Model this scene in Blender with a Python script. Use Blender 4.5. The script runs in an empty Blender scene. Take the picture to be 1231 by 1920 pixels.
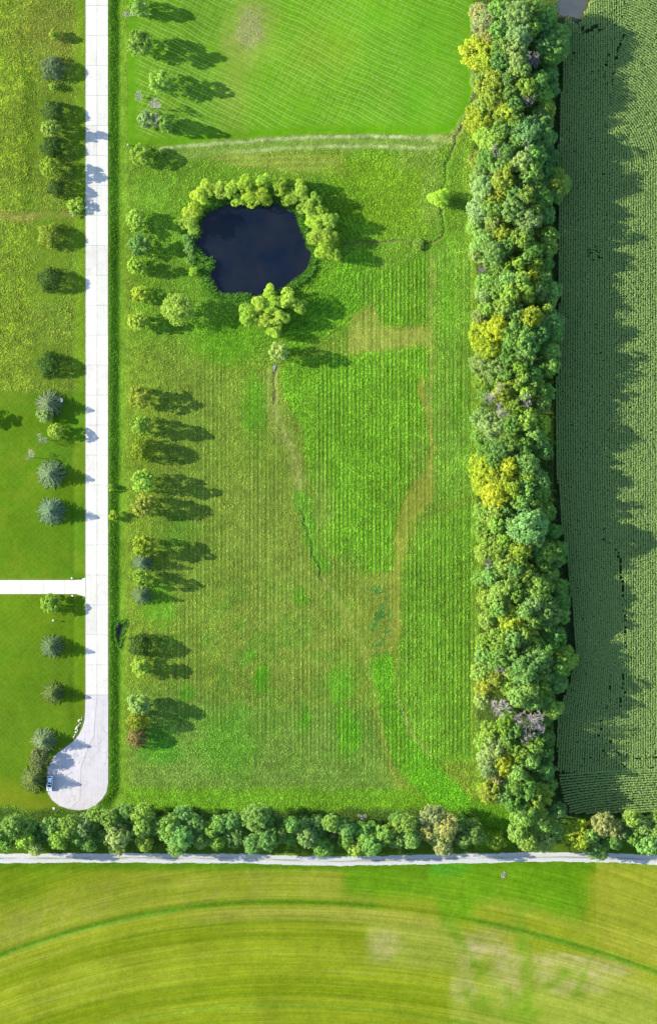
import bpy, bmesh, math, random
import numpy as np
from mathutils import Vector, Matrix
rad = math.radians
sc = bpy.context.scene
col = sc.collection

# ---------------------------------------------------------------- camera, sky, sun, exposure
CAM_H = 700.0                      # drone survey picture: looking straight down from high up
PPM = 6.0                          # photograph pixels per metre on the ground
cam_d = bpy.data.cameras.new('camera')
cam_d.sensor_fit = 'VERTICAL'
cam_d.sensor_height = 24.0
cam_d.lens = 24.0 * CAM_H / (1920 / PPM)
cam_d.clip_start = 1.0
cam_d.clip_end = 12000.0
cam = bpy.data.objects.new('camera', cam_d)
cam.location = (0, 0, CAM_H)
col.objects.link(cam)
sc.camera = cam

SUN_EL, SUN_AZ_OFF = rad(22.3), rad(8.3)   # low evening sun in the west, a little north of it
to_sun = Vector((-math.cos(SUN_AZ_OFF) * math.cos(SUN_EL), math.sin(SUN_AZ_OFF) * math.cos(SUN_EL), math.sin(SUN_EL)))
world = bpy.data.worlds.new('World')
sc.world = world
world.use_nodes = True
wn = world.node_tree
sky = wn.nodes.new('ShaderNodeTexSky')
sky.sky_type = 'NISHITA'
sky.sun_disc = False
sky.sun_elevation = SUN_EL
sky.sun_rotation = rad(278.3)
sky.ozone_density = 1.6
sky.dust_density = 0.6
wn.nodes['Background'].inputs['Strength'].default_value = 0.14
wn.links.new(sky.outputs[0], wn.nodes['Background'].inputs[0])
sun_d = bpy.data.lights.new('sun', 'SUN')
sun_d.energy = 4.6
sun_d.angle = rad(0.53)
sun_d.color = (1.0, 0.93, 0.77)
sun = bpy.data.objects.new('sun', sun_d)
sun.rotation_euler = to_sun.to_track_quat('Z', 'Y').to_euler()
col.objects.link(sun)
vs = sc.view_settings
vs.view_transform = 'Standard'
vs.look = 'None'
vs.gamma = 1.0
vs.exposure = 2.1
vs.use_curve_mapping = False
K = np.array([3.34, 3.55, 3.6])   # sunlit-level-ground brightness per unit albedo at this exposure

# ---------------------------------------------------------------- helpers
R = np.random.default_rng(7)

def lin(c):
    c = np.asarray(c, float) / 255.0
    return np.where(c <= 0.04045, c / 12.92, ((c + 0.055) / 1.055) ** 2.4)

def alb(c, gain=1.0):
    return np.clip(lin(c) / K * gain, 0.002, 0.85)

def W(px, py, z=0.0):
    """photograph pixel seen at height z -> ground plan position in metres"""
    s = (CAM_H - z) / CAM_H / PPM
    return ((px - 615.5) * s, (960.0 - py) * s)

_LAT = R.random((256, 256))
def vnoise(x, y, scale, seed=0):
    x = np.asarray(x, float) / scale + seed * 17.31
    y = np.asarray(y, float) / scale + seed * 9.77
    xi = np.floor(x).astype(int); yi = np.floor(y).astype(int)
    fx = x - xi; fy = y - yi
    fx = fx * fx * (3 - 2 * fx); fy = fy * fy * (3 - 2 * fy)
    a = _LAT[xi & 255, yi & 255]; b = _LAT[(xi + 1) & 255, yi & 255]
    c = _LAT[xi & 255, (yi + 1) & 255]; d = _LAT[(xi + 1) & 255, (yi + 1) & 255]
    return (a * (1 - fx) + b * fx) * (1 - fy) + (c * (1 - fx) + d * fx) * fy

def fbm(x, y, scale, seed=0, oct=3):
    t = 0; w = 0; a = 1.0
    for k in range(oct):
        t = t + a * vnoise(x, y, scale / 2 ** k, seed + k * 3); w += a; a *= 0.55
    return t / w

def sstep(a, b, x):
    t = np.clip((np.asarray(x, float) - a) / (b - a), 0, 1)
    return t * t * (3 - 2 * t)

def seg_dist(x, y, pts):
    d = np.full(np.shape(x), 1e9)
    for (ax, ay), (bx, by) in zip(pts[:-1], pts[1:]):
        vx, vy = bx - ax, by - ay
        t = np.clip(((x - ax) * vx + (y - ay) * vy) / (vx * vx + vy * vy + 1e-9), 0, 1)
        d = np.minimum(d, np.hypot(x - ax - t * vx, y - ay - t * vy))
    return d

def sd_poly(x, y, pts):
    """signed distance, positive inside"""
    P = list(pts) + [pts[0]]
    d = seg_dist(x, y, P)
    ins = np.zeros(np.shape(x), bool)
    for (ax, ay), (bx, by) in zip(P[:-1], P[1:]):
        if ay == by: continue
        c = ((ay > y) != (by > y)) & (x < (bx - ax) * (y - ay) / (by - ay) + ax)
        ins ^= c
    return np.where(ins, d, -d)

def mesh_np(name, V, F, smooth=False):
    V = np.asarray(V, np.float32); F = np.asarray(F, np.int32)
    me = bpy.data.meshes.new(name)
    n, k = F.shape
    me.vertices.add(len(V)); me.vertices.foreach_set('co', V.ravel())
    me.loops.add(n * k); me.loops.foreach_set('vertex_index', F.ravel())
    me.polygons.add(n)
    me.polygons.foreach_set('loop_start', np.arange(0, n * k, k, dtype=np.int32))
    me.update(calc_edges=True)
    if smooth:
        me.polygons.foreach_set('use_smooth', np.ones(n, bool))
    return me

def set_f(me, name, a):
    t = me.attributes.new(name, 'FLOAT', 'POINT'); t.data.foreach_set('value', np.asarray(a, np.float32).ravel())

def set_c(me, name, c):
    c = np.asarray(c, np.float32)
    t = me.attributes.new(name, 'FLOAT_COLOR', 'POINT')
    t.data.foreach_set('color', np.c_[c, np.ones(len(c), np.float32)].ravel())

def add(name, me, mat=None, parent=None, **props):
    o = bpy.data.objects.new(name, me)
    col.objects.link(o)
    if mat is not None and me is not None and len(me.materials) == 0:
        me.materials.append(mat)
    if parent is not None:
        o.parent = parent
    for k, v in props.items():
        o[k] = v
    return o

def tag(o, label, cat, group=None):
    o['label'] = label; o['category'] = cat
    if group: o['group'] = group
    return o

# ---------------------------------------------------------------- materials
def nmat(name, rough=0.8, spec=0.25):
    m = bpy.data.materials.new(name); m.use_nodes = True
    nt = m.node_tree; b = nt.nodes['Principled BSDF']
    b.inputs['Roughness'].default_value = rough
    b.inputs['Specular IOR Level'].default_value = spec
    return m, nt, b

def N(nt, t, **kw):
    n = nt.nodes.new(t)
    for k, v in kw.items(): setattr(n, k, v)
    return n

def math_(nt, op, a, b=None, c=None):
    n = N(nt, 'ShaderNodeMath', operation=op)
    for i, v in enumerate((a, b, c)):
        if v is None: continue
        if isinstance(v, (int, float)): n.inputs[i].default_value = v
        else: nt.links.new(v, n.inputs[i])
    return n.outputs[0]

def mixc(nt, f, a, b, blend='MIX'):
    n = N(nt, 'ShaderNodeMix', data_type='RGBA', blend_type=blend)
    for i, v in ((0, f), (6, a), (7, b)):
        if isinstance(v, (int, float)): n.inputs[i].default_value = v
        elif isinstance(v, (tuple, list, np.ndarray)): n.inputs[i].default_value = (*[float(q) for q in v[:3]], 1)
        else: nt.links.new(v, n.inputs[i])
    return n.outputs[2]

def noise_(nt, vec, scale, detail=3, rough=0.6):
    n = N(nt, 'ShaderNodeTexNoise')
    n.inputs['Scale'].default_value = scale; n.inputs['Detail'].default_value = detail; n.inputs['Roughness'].default_value = rough
    nt.links.new(vec, n.inputs['Vector'])
    return n.outputs[0]

def ramp_(nt, f, stops):
    n = N(nt, 'ShaderNodeValToRGB'); e = n.color_ramp.elements
    while len(e) < len(stops): e.new(0.5)
    for el, (p, c) in zip(e, stops):
        el.position = p
        el.color = (c, c, c, 1) if isinstance(c, (int, float)) else (*c, 1)
    nt.links.new(f, n.inputs[0])
    return n.outputs[0]

def bump_(nt, b, h, strength, dist):
    n = N(nt, 'ShaderNodeBump'); n.inputs['Strength'].default_value = strength; n.inputs['Distance'].default_value = dist
    nt.links.new(h, n.inputs['Height']); nt.links.new(n.outputs[0], b.inputs['Normal'])

def attr(nt, name, kind='GEOMETRY'):
    return N(nt, 'ShaderNodeAttribute', attribute_name=name, attribute_type=kind)

def ground_material():
    m, nt, b = nmat('grass_ground', 1.0, 0.0)
    tc = N(nt, 'ShaderNodeTexCoord').outputs['Object']
    base = attr(nt, 'Col').outputs['Color']
    n1 = noise_(nt, tc, 1.1, 5, 0.75); n2 = noise_(nt, tc, 4.5, 3, 0.7); n3 = noise_(nt, tc, 0.16, 4, 0.6)
    rough = attr(nt, 'rough').outputs['Fac']
    g = ramp_(nt, n1, [(0.28, 0.62), (0.5, 1.0), (0.72, 1.38)])
    g2 = ramp_(nt, n2, [(0.3, 0.72), (0.5, 1.0), (0.7, 1.28)])
    k1 = math_(nt, 'MULTIPLY_ADD', rough, 0.8, 0.16)
    c = mixc(nt, k1, base, g, 'MULTIPLY')
    c = mixc(nt, k1, c, g2, 'MULTIPLY')
    c = mixc(nt, 0.5, c, ramp_(nt, n3, [(0.3, (0.86, 0.9, 0.8)), (0.5, (1, 1, 1)), (0.7, (1.14, 1.08, 1.1))]), 'MULTIPLY')
    sep = N(nt, 'ShaderNodeSeparateXYZ'); nt.links.new(tc, sep.inputs[0])
    wob = math_(nt, 'MULTIPLY_ADD', noise_(nt, tc, 0.035, 2), 5.0, -2.5)
    def hatch(ang, pitch, pair, wid, w2=0.0):
        u = math_(nt, 'ADD', math_(nt, 'MULTIPLY', sep.outputs[0], math.cos(ang)), math_(nt, 'MULTIPLY', sep.outputs[1], math.sin(ang)))
        u = math_(nt, 'ADD', u, wob)
        f = math_(nt, 'FRACT', math_(nt, 'DIVIDE', u, pitch))
        w = wid / pitch
        return ramp_(nt, f, [(0.15 - w, 0.0), (0.15, 1.0), (0.15 + w, 0.0), (0.15 + pair - w, 0.0), (0.15 + pair, 0.85), (0.15 + pair + w, 0.0)])
    br = ramp_(nt, noise_(nt, tc, 0.9, 3), [(0.3, 0.25), (0.65, 1.0)])
    br2 = ramp_(nt, noise_(nt, tc, 0.05, 2), [(0.3, 0.25), (0.65, 1.0)])
    mow = attr(nt, 'mow').outputs['Fac']
    # families of light wheel lines left by the mower
    fa = math_(nt, 'MULTIPLY', math_(nt, 'MULTIPLY', hatch(rad(64), 2.55, 0.36, 0.28), mow), br)
    fb = math_(nt, 'MULTIPLY', math_(nt, 'MULTIPLY', math_(nt, 'MULTIPLY', hatch(rad(-30), 2.4, 0.38, 0.24), mow), br), br2)
    c = mixc(nt, math_(nt, 'MULTIPLY', fa, 0.8), c, alb((190, 222, 120)))
    c = mixc(nt, math_(nt, 'MULTIPLY', fb, 0.68), c, alb((185, 218, 110)))
    rw = attr(nt, 'rows').outputs['Fac']
    mp = N(nt, 'ShaderNodeMapping'); mp.inputs['Scale'].default_value = (1.0, 0.06, 1.0)
    nt.links.new(tc, mp.inputs['Vector'])
    ur = math_(nt, 'FRACT', math_(nt, 'DIVIDE', math_(nt, 'ADD', sep.outputs[0], math_(nt, 'MULTIPLY_ADD', noise_(nt, mp.outputs[0], 0.5, 2), 0.5, -0.25)), 1.27))
    sl = ramp_(nt, noise_(nt, mp.outputs[0], 0.9, 3), [(0.35, 0.2), (0.6, 1.0)])
    rk = math_(nt, 'MULTIPLY', rw, sl)
    c = mixc(nt, math_(nt, 'MULTIPLY', ramp_(nt, ur, [(0.10, 0.0), (0.22, 1.0), (0.34, 0.0)]), math_(nt, 'MULTIPLY', rk, 0.65)), c, alb((186, 196, 104)))
    c = mixc(nt, math_(nt, 'MULTIPLY', ramp_(nt, ur, [(0.55, 0.0), (0.7, 1.0), (0.85, 0.0)]), math_(nt, 'MULTIPLY', rk, 0.7)), c, alb((70, 112, 34)))
    ar = attr(nt, 'arc').outputs['Fac']; sm = attr(nt, 'south').outputs['Fac']
    cv = N(nt, 'ShaderNodeCombineXYZ'); nt.links.new(math_(nt, 'MULTIPLY', sep.outputs[0], 0.02), cv.inputs[0]); nt.links.new(ar, cv.inputs[1])
    a1 = noise_(nt, cv.outputs[0], 1.5, 5, 0.75); a2 = noise_(nt, cv.outputs[0], 0.35, 3, 0.6)
    c = mixc(nt, math_(nt, 'MULTIPLY', sm, 0.55), c, ramp_(nt, a1, [(0.36, (0.66, 0.72, 0.62)), (0.5, (1, 1, 1)), (0.64, (1.4, 1.28, 1.7))]), 'MULTIPLY')
    c = mixc(nt, math_(nt, 'MULTIPLY', sm, 0.8), c, ramp_(nt, a2, [(0.32, (0.84, 0.87, 0.8)), (0.5, (1, 1, 1)), (0.68, (1.2, 1.13, 1.35))]), 'MULTIPLY')
    ht = attr(nt, 'hatch').outputs['Fac']
    fc = math_(nt, 'MULTIPLY', math_(nt, 'MULTIPLY', math_(nt, 'MAXIMUM', hatch(rad(40), 2.7, 0.4, 0.25), hatch(rad(-48), 2.6, 0.4, 0.25)), ht), br2)
    c = mixc(nt, math_(nt, 'MULTIPLY', math_(nt, 'MULTIPLY', fc, br), 0.3), c, alb((160, 185, 75)))
    nt.links.new(c, b.inputs['Base Color'])
    h = math_(nt, 'ADD', math_(nt, 'MULTIPLY', n1, 0.7), math_(nt, 'MULTIPLY', n2, 0.3))
    h = math_(nt, 'MULTIPLY', h, math_(nt, 'MULTIPLY_ADD', rough, 0.9, 0.12))
    bump_(nt, b, h, 0.55, 0.35)
    return m

def attr_leaf_material(name, transl=0.25, objcol=True, gain=1.0):
    m, nt, b = nmat(name, 0.8, 0.05)
    tone = attr(nt, 'tone').outputs['Fac']
    if objcol:
        base = N(nt, 'ShaderNodeObjectInfo').outputs['Color']
    else:
        base = attr(nt, 'Col').outputs['Color']
    c = mixc(nt, 1.0, base, ramp_(nt, tone, [(0.0, (0.6, 0.68, 0.62)), (0.5, (1, 1, 1)), (1.0, (1.34, 1.28, 1.2))]), 'MULTIPLY')
    nt.links.new(c, b.inputs['Base Color'])
    t = N(nt, 'ShaderNodeBsdfTranslucent')
    nt.links.new(mixc(nt, 1.0, c, (1.15, 1.1, 0.6), 'MULTIPLY'), t.inputs['Color'])
    mx = N(nt, 'ShaderNodeMixShader'); mx.inputs[0].default_value = transl
    nt.links.new(b.outputs[0], mx.inputs[1]); nt.links.new(t.outputs[0], mx.inputs[2])
    nt.links.new(mx.outputs[0], nt.nodes['Material Output'].inputs[0])
    return m

def noise_material(name, c1, c2, scale, rough=0.85, spec=0.2, bump=0.3, bdist=0.05, detail=5):
    m, nt, b = nmat(name, rough, spec)
    tc = N(nt, 'ShaderNodeTexCoord').outputs['Object']
    n = noise_(nt, tc, scale, detail, 0.65)
    nt.links.new(mixc(nt, ramp_(nt, n, [(0.3, 0.0), (0.7, 1.0)]), c1, c2), b.inputs['Base Color'])
    bump_(nt, b, n, bump, bdist)
    return m

def concrete_material(name, c1, c2, crack=0.5, vscale=0.35):
    m, nt, b = nmat(name, 0.85, 0.2)
    tc = N(nt, 'ShaderNodeNewGeometry').outputs['Position']
    oi = N(nt, 'ShaderNodeObjectInfo').outputs['Random']
    n = noise_(nt, tc, 0.25, 5, 0.7); n2 = noise_(nt, tc, 3.0, 4, 0.7)
    c = mixc(nt, ramp_(nt, n, [(0.3, 0.0), (0.7, 1.0)]), c1, c2)
    c = mixc(nt, 0.25, c, ramp_(nt, n2, [(0.3, 0.7), (0.7, 1.15)]), 'MULTIPLY')
    c = mixc(nt, 1.0, c, ramp_(nt, oi, [(0.0, 0.9), (1.0, 1.06)]), 'MULTIPLY')
    # wandering hairline cracks and tyre polish
    wv = N(nt, 'ShaderNodeVectorMath', operation='ADD')
    nn = N(nt, 'ShaderNodeTexNoise'); nn.inputs['Scale'].default_value = 0.6; nn.inputs['Detail'].default_value = 4
    nt.links.new(tc, nn.inputs['Vector'])
    sc_ = N(nt, 'ShaderNodeVectorMath', operation='SCALE'); sc_.inputs['Scale'].default_value = 2.0
    nt.links.new(nn.outputs['Color'], sc_.inputs[0])
    nt.links.new(tc, wv.inputs[0]); nt.links.new(sc_.outputs[0], wv.inputs[1])
    vo = N(nt, 'ShaderNodeTexVoronoi', feature='DISTANCE_TO_EDGE'); vo.inputs['Scale'].default_value = vscale
    nt.links.new(wv.outputs[0], vo.inputs['Vector'])
    cr = ramp_(nt, vo.outputs['Distance'], [(0.0, 1.0), (0.028, 0.0)])
    gate = ramp_(nt, noise_(nt, tc, 0.09, 3), [(0.44, 0.0), (0.54, 1.0)])
    c = mixc(nt, math_(nt, 'MULTIPLY', math_(nt, 'MULTIPLY', cr, gate), crack), c, (0.08, 0.075, 0.08))
    sx = N(nt, 'ShaderNodeMapping'); sx.inputs['Scale'].default_value = (2.2, 0.05, 1)
    nt.links.new(tc, sx.inputs['Vector'])
    st = ramp_(nt, noise_(nt, sx.outputs[0], 1.0, 4, 0.7), [(0.45, 0.0), (0.75, 0.35)])
    c = mixc(nt, st, c, (0.15, 0.138, 0.145))
    nt.links.new(c, b.inputs['Base Color'])
    bump_(nt, b, n2, 0.1, 0.02)
    return m

def plain(name, c, rough=0.5, spec=0.5, metal=0.0, coat=0.0):
    m, nt, b = nmat(name, rough, spec)
    tc = N(nt, 'ShaderNodeTexCoord').outputs['Object']
    n = noise_(nt, tc, 6.0, 3)
    nt.links.new(mixc(nt, 0.15, c, ramp_(nt, n, [(0.3, 0.75), (0.7, 1.2)]), 'MULTIPLY'), b.inputs['Base Color'])
    b.inputs['Metallic'].default_value = metal
    b.inputs['Coat Weight'].default_value = coat
    return m

M_GROUND = ground_material()
M_LEAF = attr_leaf_material('foliage', 0.38)
M_NEEDLE = attr_leaf_material('needles', 0.08)
M_TUFT = attr_leaf_material('meadow_blades', 0.3, objcol=False)
M_BARK = noise_material('bark', (0.10, 0.075, 0.055), (0.18, 0.15, 0.12), 5.0)
M_DEAD = noise_material('dead_wood', (0.20, 0.175, 0.178), (0.30, 0.268, 0.272), 4.0)
M_CONC = concrete_material('road_concrete', (0.30, 0.288, 0.255), (0.355, 0.343, 0.312), 0.22)
M_BULB = concrete_material('turnaround_concrete', (0.26, 0.243, 0.25), (0.31, 0.293, 0.298), 0.6, 0.28)
M_DRIVE = concrete_material('driveway_concrete', (0.33, 0.315, 0.26), (0.38, 0.365, 0.31), 0.1)
M_JOINT = noise_material('joint_filler', (0.10, 0.095, 0.09), (0.2, 0.19, 0.18), 2.0)
M_STONE = noise_material('pale_stone', (0.20, 0.193, 0.18), (0.36, 0.35, 0.335), 2.5)
M_RUBBLE = noise_material('grey_rubble', (0.10, 0.095, 0.088), (0.22, 0.21, 0.20), 2.5)
M_SOIL = noise_material('rubble_soil', (0.16, 0.13, 0.10), (0.30, 0.27, 0.22), 1.5)

# ---------------------------------------------------------------- plan outlines (photograph pixels)
POND = [(375, 409), (383, 401), (400, 390), (419, 382), (436, 379), (464, 380), (486, 386), (513, 376), (524, 382), (541, 391),
        (557, 398), (560, 418), (571, 440), (577, 465), (587, 473), (581, 498), (569, 516), (549, 528), (530, 545), (497, 553),
        (475, 560), (464, 550), (441, 554), (411, 553), (397, 534), (390, 514), (400, 500), (400, 484), (383, 487), (375, 470),
        (361, 462), (361, 451), (377, 437), (374, 420)]
def chaikin(p):
    o = []
    for (a, b), (c, d) in zip(p, p[1:] + p[:1]):
        o += [(a * 0.75 + c * 0.25, b * 0.75 + d * 0.25), (a * 0.25 + c * 0.75, b * 0.25 + d * 0.75)]
    return o
POND = chaikin(POND)
BULB = [(160, 1336), (159, 1350), (155, 1364), (148, 1378), (137, 1391), (122, 1402), (108, 1412), (97, 1425), (91, 1438), (88, 1452),
        (87, 1470), (90, 1487), (98, 1500), (112, 1511), (130, 1517), (148, 1519.5), (165, 1517), (180, 1509), (192, 1498),
        (200, 1485), (203, 1468), (203, 1336)]
ROAD = [(161, -60), (161, 1086), (160, 1336)] + BULB[1:-1] + [(203, 1336), (202, -60)]
LANE = [(-120, 1609), (80, 1609), (200, 1608.5), (330, 1609), (450, 1610.5), (560, 1613), (640, 1614.5), (720, 1613.5), (800, 1611),
        (900, 1609), (975, 1607), (1050, 1607), (1120, 1607.5), (1180, 1609), (1240, 1612), (1360, 1616)]
HEDGE = [(895, -80), (885, 60), (892, 130), (893, 260), (885, 340), (890, 460), (900, 560), (897, 700), (905, 800), (897, 930), (905, 1050),
         (900, 1180), (892, 1260), (905, 1400), (905, 1490), (960, 1530), (970, 1600), (1060, 1600), (1050, 1520), (1035, 1440), (1032, 1360),
         (1040, 1320), (1060, 1270), (1068, 1220), (1055, 1060), (1040, 980), (1030, 830), (1032, 720), (1038, 560), (1034, 300), (1045, 120), (1050, -80)]
CREEK1 = [(640, 456), (700, 453), (760, 452), (800, 456), (826, 446), (831, 424), (824, 398), (828, 350), (836, 305), (852, 262), (880, 215), (888, 180)]
CREEK2 = [(516, 690), (512, 722), (516, 755)]
CREEK3 = [(566, 960), (578, 1000), (592, 1050), (606, 1088)]
PUDDLE = [(222, 1166), (230, 1170), (236, 1164), (238, 1170), (231, 1178), (227, 1192), (222, 1212), (217, 1196), (216, 1178)]
FLOOD = [(1046, -14), (1062, -20), (1088, -12), (1097, 2), (1093, 14), (1088, 24), (1082, 36), (1078, 39), (1072, 30), (1064, 27), (1056, 31), (1049, 26), (1044, 14)]
WATER_Z = -0.42

def height(px, py):
    x = np.asarray(px, float); y = np.asarray(py, float)
    near = 1 - sstep(1500, 3000, np.hypot(x - 615, y - 960))
    h = (fbm(x, y, 260, 3) - 0.5) * 0.5 * near
    # roadside ditch: a real V between road and meadow
    dr = -sd_poly(x, y, ROAD)
    east = sstep(198, 204, x + np.clip((y - 1455) * 0.9, 0, 60)) * (1 - sstep(1500, 1522, y)) * near
    prof = np.interp(dr, [0, 2, 6, 18, 22, 38, 66, 110], [0, -0.03, -0.14, -0.82, -0.86, -0.55, -0.28, 0.0])
    flat = 1 - sstep(4, 40, dr)
    h = h * (1 - flat) + prof * east
    west = (1 - sstep(150, 160, x)) * sstep(-80, 60, y) * (1 - sstep(1300, 1340, y))
    h += west * np.interp(dr, [0, 2, 12, 24, 34, 60], [0, -0.02, -0.1, -0.28, -0.18, 0])
    # the driveway crosses the shallow west swale
    h *= 1 - (1 - sstep(16, 34, np.abs(y - 1100))) * (x < 161)
    # pond
    d = sd_poly(x, y, POND)
    k = sstep(-45, -20, d)
    bank = np.interp(d, [-22, -7, 0, 6, 30], [0.12, 0.02, WATER_Z, -0.9, -1.9])
    h = h * (1 - k) + bank * k
    # incised channels
    for ln, dep, wd in ((CREEK1, 0.3, 4.0), (CREEK2, 0.25, 3.2), (CREEK3, 0.3, 3.4)):
        q = seg_dist(x + (vnoise(x, y, 14, 5) - 0.5) * 8, y + (vnoise(x, y, 14, 6) - 0.5) * 8, ln)
        h -= dep * (1 - sstep(0.5, wd, q))
    dp = sd_poly(x, y, PUDDLE)
    h = np.where(dp > -4, np.minimum(h, np.interp(dp, [-4, 0, 3], [-0.75, -1.05, -1.3])), h)
    df = sd_poly(x, y, FLOOD)
    h = np.where(df > -8, np.interp(df, [-8, 0, 6], [0.0, -0.12, -0.3]) + h * 0.2 * (df < 0), h)
    # lane bed
    dl = seg_dist(x, y, LANE)
    h = h * sstep(10, 26, dl)
    # grass waterways in the south field
    s = arc(x, y)
    h -= 0.22 * np.exp(-((s - 1692) / 7.0) ** 2) * near + 0.15 * np.exp(-((s - 1886) / 7.0) ** 2) * near
    return h

def arc(x, y):
    return y - np.where(x < 520, 3.7e-4, 2.6e-4) * np.minimum(np.abs(x - 520), 900) ** 2

def h1(px, py):
    return float(height(np.array([px]), np.array([py]))[0])

# ---------------------------------------------------------------- ground cover colours
def cover(px, py):
    """returns (albedo, mow, hatch, rough, tuft) for photograph-plan positions"""
    x0 = np.asarray(px, float); y0 = np.asarray(py, float)
    wx = (fbm(x0, y0, 40, 1) - 0.5); wy = (fbm(x0, y0, 40, 2) - 0.5)
    x = x0 + wx * 16; y = y0 + wy * 16
    n = len(x0)
    C = np.empty((n, 3)); C[:] = (126, 164, 54)
    mow = np.zeros(n); hat = np.zeros(n); rough = np.full(n, 0.8); tuft = np.ones(n)
    def put(mask, rgb, ro=None, tf=None):
        nonlocal C, rough, tuft
        m = np.clip(mask, 0, 1)
        C = C * (1 - m[:, None]) + np.asarray(rgb, float) * m[:, None]
        if ro is not None: rough = rough * (1 - m) + ro * m
        if tf is not None: tuft = tuft * (1 - m) + tf * m
    def P(pts, soft=8, xx=None, yy=None):
        return sstep(-soft, soft, sd_poly(x if xx is None else xx, y if yy is None else yy, pts))
    def L(pts, w, soft=5):
        return 1 - sstep(w - soft, w + soft, seg_dist(x, y, pts))
    def blob(cx, cy, rx, ry=None, soft=0.5):
        ry = ry or rx
        q = np.hypot((x - cx) / rx, (y - cy) / ry) + (fbm(x0, y0, 18, 9) - 0.5) * 0.7
        return 1 - sstep(1 - soft, 1 + soft, q)
    big = fbm(x0, y0, 120, 11); med = fbm(x0, y0, 30, 13); fin = fbm(x0, y0, 9, 15)
    # ---- central meadow
    put(sstep(0.45, 0.65, big), (118, 162, 54))
    put(P([(250, 280), (880, 270), (880, 470), (650, 520), (560, 680), (250, 640)], 30), (114, 166, 50))
    put(P([(600, 290), (800, 290), (800, 430), (640, 440)], 22), (124, 176, 44))
    put(P([(300, 650), (560, 760), (580, 900), (650, 1150), (690, 1330), (280, 1330)], 40), (126, 160, 58), 0.8, 0.9)
    put(P([(420, 900), (540, 900), (640, 1180), (620, 1310), (440, 1260)], 50) * 0.6, (134, 158, 66))
    put(P([(250, 1300), (690, 1330), (740, 1480), (700, 1520), (230, 1520)], 35), (118, 162, 66))
    put(sstep(0.52, 0.62, med) * P([(300, 1100), (690, 1100), (700, 1520), (300, 1520)], 40) * 0.55, (104, 158, 52))
    put(blob(430, 1395, 52, 58) * 0.8, (98, 168, 48)); put(blob(470, 1230, 16) * 0.8, (98, 164, 42)); put(blob(490, 1272, 12, 24), (92, 170, 34))
    put(blob(572, 1350, 13, 22), (92, 172, 34)); put(blob(650, 1375, 24, 40), (94, 174, 36)); put(blob(560, 1120, 18, 18), (98, 162, 38))
    put(blob(640, 1290, 22, 40), (102, 172, 44)); put(blob(300, 1400, 40, 30), (92, 165, 48)); put(blob(350, 1300, 14), (92, 168, 40))
    put(blob(420, 640, 60, 40), (104, 164, 40)); put(blob(480, 760, 26, 60), (102, 164, 42)); put(blob(300, 1130, 30, 40), (110, 168, 46))
    # ---- vivid drilled blocks
    V = (114, 180, 44)
    put(P([(655, 520), (800, 480), (803, 600), (780, 612), (712, 610), (700, 560)], 9), V, 0.9, 1.3)
    put(P([(590, 500), (690, 470), (700, 560), (660, 600), (560, 660), (530, 650)], 18), (112, 176, 44), 0.9, 1.2)
    put(P([(524, 690), (560, 670), (640, 664), (700, 655), (800, 648), (806, 700), (792, 740), (805, 820), (800, 880), (770, 905), (748, 960), (736, 1072),
           (690, 1080), (640, 1060), (600, 1010), (580, 900), (562, 800), (530, 745)], 7), V, 0.9, 1.3)
    put(P([(755, 1060), (790, 980), (892, 930), (894, 1300), (885, 1430), (820, 1430), (775, 1380), (745, 1320), (752, 1180)], 12), (116, 178, 50), 0.9, 1.2)
    put(P([(812, 460), (886, 450), (892, 930), (812, 940)], 10), (124, 182, 58), 0.8, 1.0)
    put(sstep(0.5, 0.62, med) * P([(560, 660), (800, 650), (800, 900), (735, 1070), (600, 1000)], 10) * 0.35, (122, 182, 50))
    put(blob(600, 945, 22, 62) * 0.7, (134, 166, 72), 0.8, 0.7); put(blob(640, 1060, 40, 24) * 0.6, (128, 166, 66)); put(blob(785, 870, 16, 50) * 0.5, (126, 164, 66))
    put(blob(850, 800, 30, 60) * 0.5, (118, 170, 66)); put(blob(840, 560, 14, 60) * 0.6, (110, 178, 44)); put(blob(858, 760, 9, 40) * 0.7, (104, 176, 40))
    # ---- dry tan ground between the blocks
    T = (168, 182, 82)
    put(P([(662, 590), (700, 575), (716, 614), (800, 616), (812, 640), (800, 648), (700, 655), (648, 668)], 8) * 0.85, T, 0.6, 0.5)
    put(L([(808, 480), (806, 640), (810, 760), (808, 900)], 5, 4) * 0.6, (160, 190, 84), 0.6, 0.5)
    put(P([(786, 700), (800, 720), (812, 820), (812, 930), (770, 980), (752, 1060), (745, 1180), (735, 1300), (722, 1300), (728, 1130), (738, 1060), (748, 965), (768, 912), (800, 885), (803, 800), (784, 740)], 5) * 0.85, (166, 178, 70), 0.6, 0.5)
    put(P([(640, 1080), (735, 1075), (738, 1240), (700, 1300), (680, 1230), (655, 1150)], 14) * 0.6, (152, 172, 72), 0.7, 0.7)
    put(sstep(0.55, 0.62, fin) * P([(690, 1100), (730, 1100), (730, 1300), (695, 1300)], 8), (80, 140, 60))
    put(L([(510, 700), (512, 780), (545, 850), (562, 900)], 14, 12) * 0.55, (160, 176, 92), 0.7, 0.6)
    put(L([(514, 760), (548, 850), (562, 910), (572, 980)], 4, 4) * 0.6, (172, 184, 104), 0.7, 0.4); put(L([(604, 1085), (640, 1140), (690, 1240), (712, 1330)], 6, 6) * 0.45, (168, 182, 96), 0.7, 0.4)
    put(L([(566, 930), (584, 1010), (604, 1060)], 13, 10) * 0.7, (92, 172, 40), 0.9, 1.2)
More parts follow.
